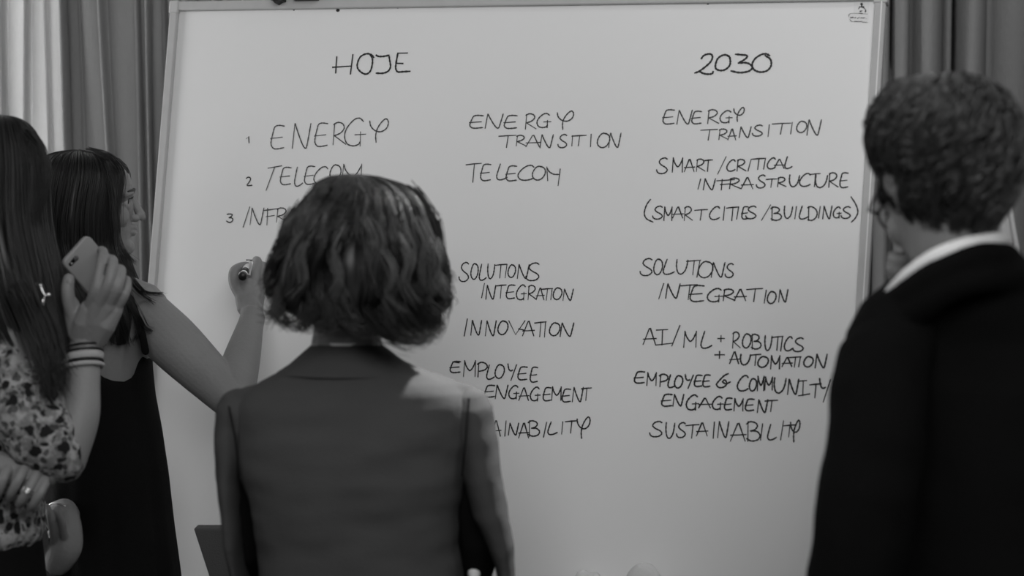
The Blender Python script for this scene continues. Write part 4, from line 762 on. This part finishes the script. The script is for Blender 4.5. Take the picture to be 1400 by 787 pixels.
# left hand reaching across, fingers over the right arm
L1, L2 = P(-96, 470, 2.50), P(-70, 690, 2.40)
mb.tube([L1, L1*.5+L2*.5, L2], [.044, .042, .036], 14); mb.tube([L2, P(-30, 665, 2.345), P(2, 640, 2.325)], [.036, .032, .026], 14)
g4 = lambda x, y, d: P(x/4.208, 600+y/4.208, d)
for (kx, ky) in ((60, 180), (140, 170), (205, 205), (255, 240)): mb.tube([P(-2, 634, 2.325), g4(kx*.5, ky-10, 2.320), g4(kx, ky, 2.312)], [.022, .018, .0105], 10)
for q_, r0_, dz in (([(50, 172, 0), (18, 235, 0), (-8, 300, 0), (-18, 330, 0)], .0088, 0), ([(142, 170, 0), (104, 240, 0), (68, 305, 0), (54, 338, 0)], .0088, .0), ([(210, 206, 0), (170, 280, 0), (128, 347, 0), (112, 376, 0)], .0086, .0), ([(264, 246, 0), (234, 308, 0), (194, 370, 0), (178, 396, 0)], .0080, .003)):
    zz = (2.305, 2.292, 2.296, 2.312); finger(mb, [g4(x, y, z_+dz) for (x, y, _), z_ in zip(q_, zz)], r0_, .0074)
legs(mb, bx, by, .80, .054, .036, .055)
blend('body', mb, M['skin'], w3, .0022, 2)
face_parts(w3, F, R, M['hair_dark'])
# blouse with a full sleeve gathered at the elbow
mb = MB()
mb.rows([(404, -62, 2, .066, 2.45), (420, -92, 22, .080), (445, -108, 36, .088), (500, -112, 42, .095), (600, -112, 48, .10), (690, -112, 56, .105), (728, -112, 58, .108), (742, -108, 50, .10)], D, 34)
mb.tube(T([(-4, 448, 2.38), (6, 490, 2.365), (22, 530, 2.352), (42, 572, 2.342), (66, 606, 2.338), (78, 628, 2.34)]), [.046, .055, .059, .062, .058, .044], 24)
mb.tube(T([(-104, 458, 2.49), (-98, 560, 2.46), (-74, 680, 2.40), (-45, 676, 2.36)]), [.054, .06, .06, .05], 18)
bl = blend('blouse', mb, M['floral'], w3, .0045, 3, disp=wrinkle(.007, 22))
mb = MB(); mb.rows([(735, -106, 54, .10), (800, -112, 60, .115), (880, -122, 68, .12), (960, -124, 70, .115), (1000, -118, 62, .10)], D, 26); legs(mb, bx, by, .74, .066, .050, .057)
blend('trousers', mb, M['cloth_black'], w3, .007, 3)
shoes(w3, bx, by, 60, .06)
mb = MB(); c = g4(163, 294, 2.2935); axf = g4(125, 345, 2.300)-g4(205, 208, 2.306); axf /= np.linalg.norm(axf)
e1 = np.cross(axf, (0, 1, 0)); e1 /= np.linalg.norm(e1); e2 = np.cross(axf, e1)
for o_ in (-.0028, 0, .0028): mb.tube([c+axf*o_+e1*.0108*math.cos(a)+e2*.0108*math.sin(a) for a in np.linspace(0, 2*PI, 26)], .0013, 6, round_ends=False)
mb.build('ring', M['silver'], w3, label='broad silver ring on the hand across the body')
fa = P(118, 468, 2.405)-P(110, 540, 2.38); fa /= np.linalg.norm(fa); s1 = np.cross(fa, (0, 1, 0)); s1 /= np.linalg.norm(s1); s2 = np.cross(fa, s1)
def wristband(py, rx, r, m, lab, flat=1.0, tilt=.16):
    c = P(115.5-(py-480)*.075, py, 2.4-(py-480)*.0003); q = [c+s1*rx*math.cos(a)+s2*rx*1.0*math.sin(a)*.82+fa*tilt*rx*math.cos(a)*-1 for a in np.linspace(0, 2*PI, 40)]
    mb = MB(); mb.tube(q, r, 8, ratio=flat, side=fa, round_ends=False); mb.build('bracelet', m, w3, label=lab)
wristband(473.5, .0290, .0016, M['black'], 'thin black cord bracelet, uppermost'); wristband(480.5, .0296, .0018, M['black'], 'thin black cord bracelet above the pale band')
wristband(488.5, .0300, .0024, M['band'], 'wide pale woven bracelet', 2.9); wristband(494.5, .0318, .0016, M['black'], 'dark line between the pale bracelets'); wristband(501, .0310, .0040, M['band'], 'pale knitted bracelet nearest the elbow')
mb = MB(); k0 = P(88, 492, 2.375); mb.ell(k0, (.006, .006, .008)); mb.tube([k0, P(84, 484, 2.37), P(81, 488, 2.365), P(82, 496, 2.362)], .0018, 6); mb.tube([k0, P(86, 500, 2.37), P(85, 508, 2.365)], .0018, 6); mb.build('bracelet_knot', M['band'], w3)
hair(w3, [(157, -8, 10, 2.44, 2.48), (162, -36, 28, 2.39, 2.52), (175, -62, 40, 2.36, 2.55), (200, -84, 51, 2.34, 2.57), (230, -92, 57, 2.33, 2.58), (265, -96, 58, 2.325, 2.58), (300, -98, 60, 2.32, 2.57), (340, -100, 68, 2.315, 2.56), (380, -102, 78, 2.312, 2.55), (415, -96, 84, 2.312, 2.545), (450, -70, 87, 2.316, 2.53), (485, -20, 86, 2.322, 2.50), (515, 25, 80, 2.33, 2.46)],
     M['hair_dark'], n=7500, r=.00075, k=24, clumps=90, wave=(.035, 1.1), lock=.02, loose=.028, vstart=(0, .30), vend=(.84, 1.0), face=(66, 24, .34), seed=12, shell=.93, pull=.35)
locks(w3, [T([(36, 178, 2.40), (54, 200, 2.395), (63, 232, 2.39), (60, 262, 2.385), (50, 288, 2.38)]), T([(38, 176, 2.40), (58, 206, 2.395), (65, 240, 2.39), (58, 275, 2.385), (50, 300, 2.38)])], M['hair_dark'], n=60, spread=.0035, r=.0007, taper=.3, end=.1, seed=8)
locks(w3, [T([(20, 400, 2.325), (40, 450, 2.30), (58, 500, 2.29), (70, 540, 2.29)]), T([(30, 390, 2.325), (52, 440, 2.31), (68, 490, 2.30), (76, 530, 2.30)]), T([(50, 400, 2.33), (70, 450, 2.325), (80, 490, 2.32), (84, 520, 2.32)])], M['hair_dark'], n=120, spread=.009, r=.0009, taper=.4, end=.2, seed=18)
mb = MB(); e0 = P(60, 392, 2.305)
mb.tube([P(56, 391, 2.303), P(58, 398, 2.303), P(62, 404, 2.303), P(60, 410, 2.303), P(59, 418, 2.303)], .0013, 8); mb.ell(P(55.5, 390, 2.302), .0026); mb.ell(P(66, 403, 2.303), (.0042, .003, .0036)); mb.ell(P(59, 413, 2.302), (.0024, .002, .0055)); mb.tube([P(62, 404, 2.303), P(66, 403, 2.303)], .0011, 6)
mb.build('earring', M['silver'], w3, label='glinting drop earring in the hair')
# phone
e_s = P(118.5, 319.5, 2.433)-P(83, 358.7, 2.402); e_s /= np.linalg.norm(e_s); e_l = P(113, 407.6, 2.445)-P(83, 358.7, 2.402); e_l -= e_s*np.dot(e_l, e_s); e_l /= np.linalg.norm(e_l)
e_n = np.cross(e_s, e_l); e_n *= -np.sign(e_n[1]); PW, PL, PT = .0685, .140, .0095
corner = (P(83, 358.7, 2.402)+P(118.5, 319.5, 2.433))/2; mb = MB(); mb.ell(h(158, 312, 2.379), (.0052, .0022, .0075)); mb.build('fingernail', M['lip'], w3)
pc = corner+e_l*PL*.5
ph = thing('mobile_phone', 'grey mobile phone with dark camera lens held up in one hand', 'mobile phone', tuple(pc))
Mp = np.stack([e_s, e_l, e_n], 1)
def rrect(w, l, r, z, k=6):
    out = []
    for cx, cy, a0 in ((w/2-r, l/2-r, 0), (-w/2+r, l/2-r, 90), (-w/2+r, -l/2+r, 180), (w/2-r, -l/2+r, 270)):
        for i in range(k+1): a = math.radians(a0+90*i/k); out.append((cx+r*math.cos(a), cy+r*math.sin(a), z))
    return pc+np.array(out) @ Mp.T
mb = MB(); mb.rings([rrect(PW-.004, PL-.004, .009, -PT/2), rrect(PW, PL, .011, -PT/2+.002), rrect(PW, PL, .011, PT/2-.0025), rrect(PW-.002, PL-.002, .010, PT/2-.0008), rrect(PW-.005, PL-.005, .0085, PT/2)])
mb.build('case', M['phone'], ph)
mb = MB(); mb.rings([rrect(PW-.006, PL-.006, .007, -PT/2-.0006), rrect(PW-.006, PL-.006, .007, -PT/2+.001)]); mb.build('screen', M['lens'], ph)
cc = P(97, 355.5, 2.42)-pc; lx, ly = np.dot(cc, e_s), np.dot(cc, e_l)
q = lambda x, y, z: pc+Mp @ np.array((x, y, z))
mb = MB(); mb.tube([q(lx-.007, ly, PT/2-.001), q(lx+.006, ly, PT/2-.001)], .0050, 14, side=e_n, ratio=.45); cb = mb.build('camera_bump', M['lens'], ph)
mb = MB(); mb.tube([q(lx+.006, ly, PT/2-.001), q(lx+.006, ly, PT/2+.0018)], [.0046, .0042], 18, round_ends=False); mb.build('lens_ring', M['chair'], cb)
mb = MB(); mb.ell(q(lx-.006, ly, PT/2+.0012), .0018); mb.build('flash', M['eye'], cb)

# ------------------------------------------------------------------ 4. man in the dark suit
D = 1.93
b0 = P(1365, 600, D); bx, by = b0[0], b0[1]
w4 = thing('person', 'man with curly dark hair, glasses and dark suit watching from the right', 'person', (bx, by, 0))
DH = 1.86
F, R = frame(P(1294, 256, DH), 105, 32, 0, 1.06)
mb = MB(); head(mb, F, R)
mb.tube(T([(1296, 290, DH-.02), (1304, 340, DH-.02), (1316, 400, DH+.01), (1330, 440, DH+.03)]), [.056, .055, .052, .055], 20)
mb.rows([(400, 1270, 1400, .07, 1.91), (440, 1225, 1480, .085), (520, 1215, 1500, .10), (700, 1230, 1490, .12), (860, 1230, 1490, .12), (960, 1240, 1480, .12)], D, 22)
A0, A1, A2 = P(1212, 480, 1.84), P(1184, 700, 1.80), P(1172, 880, 1.86)
mb.tube([A0, A0*.5+A1*.5, A1, A2], [.050, .046, .040, .028], 14); relaxed_hand(mb, A2, (.02, .1, -1), (0, 1, 0), (1, 0, 0), 1.05)
# right arm folded up in front, knuckles at the chin
mb.tube(T([(1490, 480, 2.0), (1480, 640, 2.10), (1330, 540, 2.15), (1262, 440, 2.03)]), [.05, .045, .036, .028], 14)
for k, (x, y, d) in enumerate(((1222, 352, 1.93), (1220, 366, 1.935), (1224, 380, 1.94), (1230, 393, 1.945))):
    mb.tube(T([(1264, 440, 2.03), (1252, 405-4+k*6, 1.985), (1240, 362+k*12, 1.95)]), [.020, .017, .012], 10)
    finger(mb, T([(1240, 362+k*12, 1.95), (x, y, d), (x+6, y+3, d-.018), (x+22, y+4, d-.02)]), .0105, .0085)
finger(mb, T([(1260, 420, 2.0), (1262, 375, 1.965), (1250, 352, 1.955)]), .012, .009)
legs(mb, bx, by, .88, .070, .04, .10)
blend('body', mb, M['skin'], w4, .0045, 3)
face_parts(w4, F, R, M['hair_dark'])
mb = MB()
mb.rows([(338, 1300, 1376, .030, 1.86), (352, 1278, 1388, .060, 1.87), (372, 1252, 1402, .080, 1.885), (398, 1232, 1434, .100, 1.90), (425, 1212, 1476, .115, 1.915), (460, 1196, 1512, .125), (520, 1194, 1526, .14), (620, 1206, 1522, .148), (720, 1214, 1516, .15), (800, 1210, 1520, .155), (900, 1200, 1528, .165), (985, 1196, 1534, .17)], D, 40)
mb.tube(T([(1260, 405, 1.87), (1222, 444, 1.845), (1206, 478, 1.835)]), [.045, .050, .050], 18)
mb.tube([np.array(q) for q in cr(T([(1206, 436, 1.87), (1226, 412, 1.828), (1250, 392, 1.80), (1284, 369, 1.78), (1320, 354, 1.776), (1352, 349, 1.79), (1376, 350, 1.825), (1388, 366, 1.88)]), 4)], .0185, 14)
mb.tube([np.array(q) for q in cr(T([(1206, 456, 1.87), (1230, 436, 1.832), (1256, 418, 1.805), (1290, 395, 1.785), (1324, 382, 1.78), (1358, 378, 1.795), (1386, 380, 1.83), (1400, 396, 1.88)]), 4)], .024, 14)
jk = blend('suit_jacket', mb, M['suit'], w4, .006, 4, disp=wrinkle(.004, 10))
mb = MB(); mb.tube(T([(1228, 462, 1.845), (1210, 492, 1.825), (1203, 540, 1.81), (1198, 600, 1.80), (1188, 670, 1.795), (1178, 730, 1.80), (1168, 790, 1.81), (1164, 870, 1.84)]), [.050, .058, .060, .062, .063, .062, .060, .056], 26)
blend('sleeve', mb, M['suit'], jk, .006, 3, disp=wrinkle(.006, 13, (1, 1, .7)))
mb = MB(); mb.tube(T([(1505, 470, 1.96), (1512, 560, 2.02), (1490, 650, 2.10), (1400, 585, 2.16), (1310, 510, 2.10)]), [.062, .062, .056, .050, .042], 20); blend('sleeve', mb, M['suit'], jk, .007, 3)
mb = MB(); cl = T([(1209, 412, 1.845), (1224, 393, 1.815), (1246, 371, 1.79), (1280, 348, 1.77), (1318, 334, 1.768), (1350, 328, 1.785), (1370, 326, 1.815), (1378, 332, 1.86), (1372, 362, 1.93), (1340, 398, 1.98), (1290, 425, 1.985), (1240, 432, 1.94), (1212, 424, 1.88)])
cq = cr(cl+[cl[0]], 5); mb.tube(cq[:-1]+[cq[0]], .0085, 10, ratio=.42, side=(0, .9, -.2), round_ends=False); mb.build('shirt_collar', M['shirt'], w4, label='white shirt collar')
mb = MB(); mb.ell(P(1369, 362, 1.795), .0052); mb.build('pin', M['corner'], jk, label='small grey dot pin on the back of the jacket')
mb = MB(); mb.rows([(930, 1215, 1512, .14), (1010, 1222, 1508, .14), (1060, 1230, 1500, .135)], D, 26); legs(mb, bx, by, .84, .088, .062, .10)
blend('trousers', mb, M['suit'], w4, .008, 3)
shoes(w4, bx, by, 110, .10, L=.28)
# glasses
gl = MB(); sc = 1.06
for sg in (-1, 1):
    gl.tube([F((.090-.014*abs(sg*.033+.022*math.cos(a))/.055, sg*.033+.022*math.cos(a), .003+.019*math.sin(a))) for a in np.linspace(0, 2*PI, 30)], .0022, 8, round_ends=False)
    gl.tube([F((.077, sg*.055, .010)), F((.070, sg*.070, .010)), F((.02, sg*.079, .012)), F((-.012, sg*.080, .016)), F((-.028, sg*.078, -.004))], .0021, 8)
gl.tube([F((.094, -.010, .006)), F((.097, 0, .009)), F((.094, .010, .006))], .002, 8)
gl.build('glasses', M['black'], w4)
hair(w4, [(104, 1276, 1300, 1.84, 1.88), (108, 1250, 1322, 1.80, 1.93), (120, 1227, 1344, 1.77, 1.955), (142, 1209, 1362, 1.745, 1.975), (168, 1199, 1377, 1.73, 1.985), (198, 1196, 1386, 1.725, 1.985), (222, 1202, 1388, 1.73, 1.975), (240, 1213, 1385, 1.735, 1.965), (256, 1218, 1381, 1.74, 1.955), (276, 1227, 1374, 1.752, 1.94), (296, 1238, 1364, 1.765, 1.92), (318, 1258, 1350, 1.785, 1.90)],
     M['hair_curly'], n=3400, r=.0021, k=30, clumps=420, wave=(.05, 2), lock=.03, loose=.045, vstart=(0, .85), vend=(.45, 1.0), face=(108, 58, .46), seed=21, shell=.90, pull=.95, curl=(.0095, 2.0), groove=22)
mb = MB(); mb.ell(F((.026, .070, .016)), (.010, .008, .024)); mb.build('sideburn', M['hair_dark'], w4)

# ------------------------------------------------------------------ 5. fair-haired woman almost hidden behind the man
D = 2.36
b0 = P(1345, 500, D); bx, by = b0[0], b0[1]
w5 = thing('person', 'fair-haired person standing hidden behind the man, only a lock of hair showing', 'person', (bx, by, 0))
F, R = frame(P(1314, 292, D), 120, 3, 0, .92)
mb = MB(); head(mb, F, R)
mb.tube(T([(1318, 350, D), (1328, 400, D), (1338, 440, D)]), [.050, .050, .062], 16)
mb.rows([(420, 1300, 1380, .05), (440, 1265, 1420, .07), (520, 1262, 1425, .08), (700, 1270, 1420, .09), (900, 1265, 1425, .10)], D, 20)
for sx_, ex in ((1270, 1256), (1416, 1430)):
    a, b_, c_ = P(sx_, 450, D), P(ex, 640, D), P(ex, 830, D+.05); mb.tube([a, b_, c_], [.042, .036, .026], 12); relaxed_hand(mb, c_, (0, .1, -1), (0, 1, 0), (1 if sx_ < 1340 else -1, 0, 0), .92)
legs(mb, bx, by, .80, .056, .036, .07); blend('body', mb, M['skin'], w5, .006, 3); face_parts(w5, F, R, M['hair_fair'])
mb = MB(); mb.rows([(430, 1285, 1395, .066), (445, 1258, 1426, .085), (520, 1254, 1432, .10), (700, 1262, 1428, .105), (900, 1256, 1434, .12), (960, 1256, 1434, .12)], D, 26)
for sx_, ex in ((1270, 1256), (1416, 1430)): mb.tube(T([(sx_, 455, D), (ex, 640, D), (ex, 800, D+.04)]), [.052, .046, .036], 14)
blend('blouse', mb, M['cloth_black'], w5, .007, 3)
mb = MB(); mb.rows([(900, 1258, 1432, .11), (1000, 1262, 1430, .11)], D, 20); legs(mb, bx, by, .80, .078, .05, .085); blend('trousers', mb, M['cloth_black'], w5, .009, 3); shoes(w5, bx, by, 110, .085)
hair(w5, [(203, 1306, 1322, D-.02, D+.02), (209, 1282, 1346, D-.07, D+.07), (226, 1262, 1364, D-.10, D+.10), (258, 1252, 1371, D-.115, D+.11), (288, 1250, 1373, D-.12, D+.11), (330, 1252, 1382, D-.12, D+.10), (370, 1256, 1391, D-.12, D+.10), (420, 1266, 1400, D-.12, D+.09), (470, 1274, 1400, D-.115, D+.08)],
     M['hair_fair'], n=2200, r=.0010, k=20, clumps=40, wave=(.04, 1.1), lock=.02, loose=.02, vstart=(0, .3), vend=(.85, 1.0), face=(120, 45, .35), seed=30, shell=.93, pull=.4)

# ------------------------------------------------------------------ grey chair between the women, its back just in view
ch = thing('chair', 'grey upholstered chair whose slanting back shows beside the blazer', 'chair', tuple(P(345, 787, 2.70)*np.array((1, 1, 0))))
c0 = P(345, 724, 2.73); zt = c0[2]; xl = P(262, 724, 2.73)[0]; xr = xl+.44; slope = (P(285, 787, 2.73)[0]-xl)/(zt-P(285, 787, 2.73)[2])
zl = zt-.33; mb = MB(); V = []
for y, i in ((2.715, 0), (2.75, 0)):
    V += [(xl, y, zt), (xr, y, zt), (xr-slope*.33, y-.06, zl), (xl+slope*.33, y-.06, zl)]
mb.add(V, [(0, 1, 2, 3), (7, 6, 5, 4), (0, 4, 5, 1), (1, 5, 6, 2), (2, 6, 7, 3), (3, 7, 4, 0)]); bevel(mb.build('backrest', M['chair'], ch, False), .004, 3)
xm = (xl+xr)/2
mb = MB(); mb.box((xm, 2.54, .44), (.40, .36, .06)); bevel(mb.build('seat', M['chair'], ch, False), .02, 4)
for sx_, y0 in ((-.17, 2.40), (.17, 2.40), (-.17, 2.70), (.17, 2.70)):
    mb = MB(); mb.tube([(xm+sx_, y0, .42), (xm+sx_*1.1, y0+(.03 if y0 > 2.5 else -.01), .005)], [.013, .010], 10, round_ends=False); mb.build('leg', M['black'], ch)
for sx_ in (-.13, .13):
    mb = MB(); mb.tube([(xm+sx_, 2.69, .42), (xm+sx_, 2.71, zl+.08)], [.010, .010], 8); mb.build('back_support', M['black'], ch)
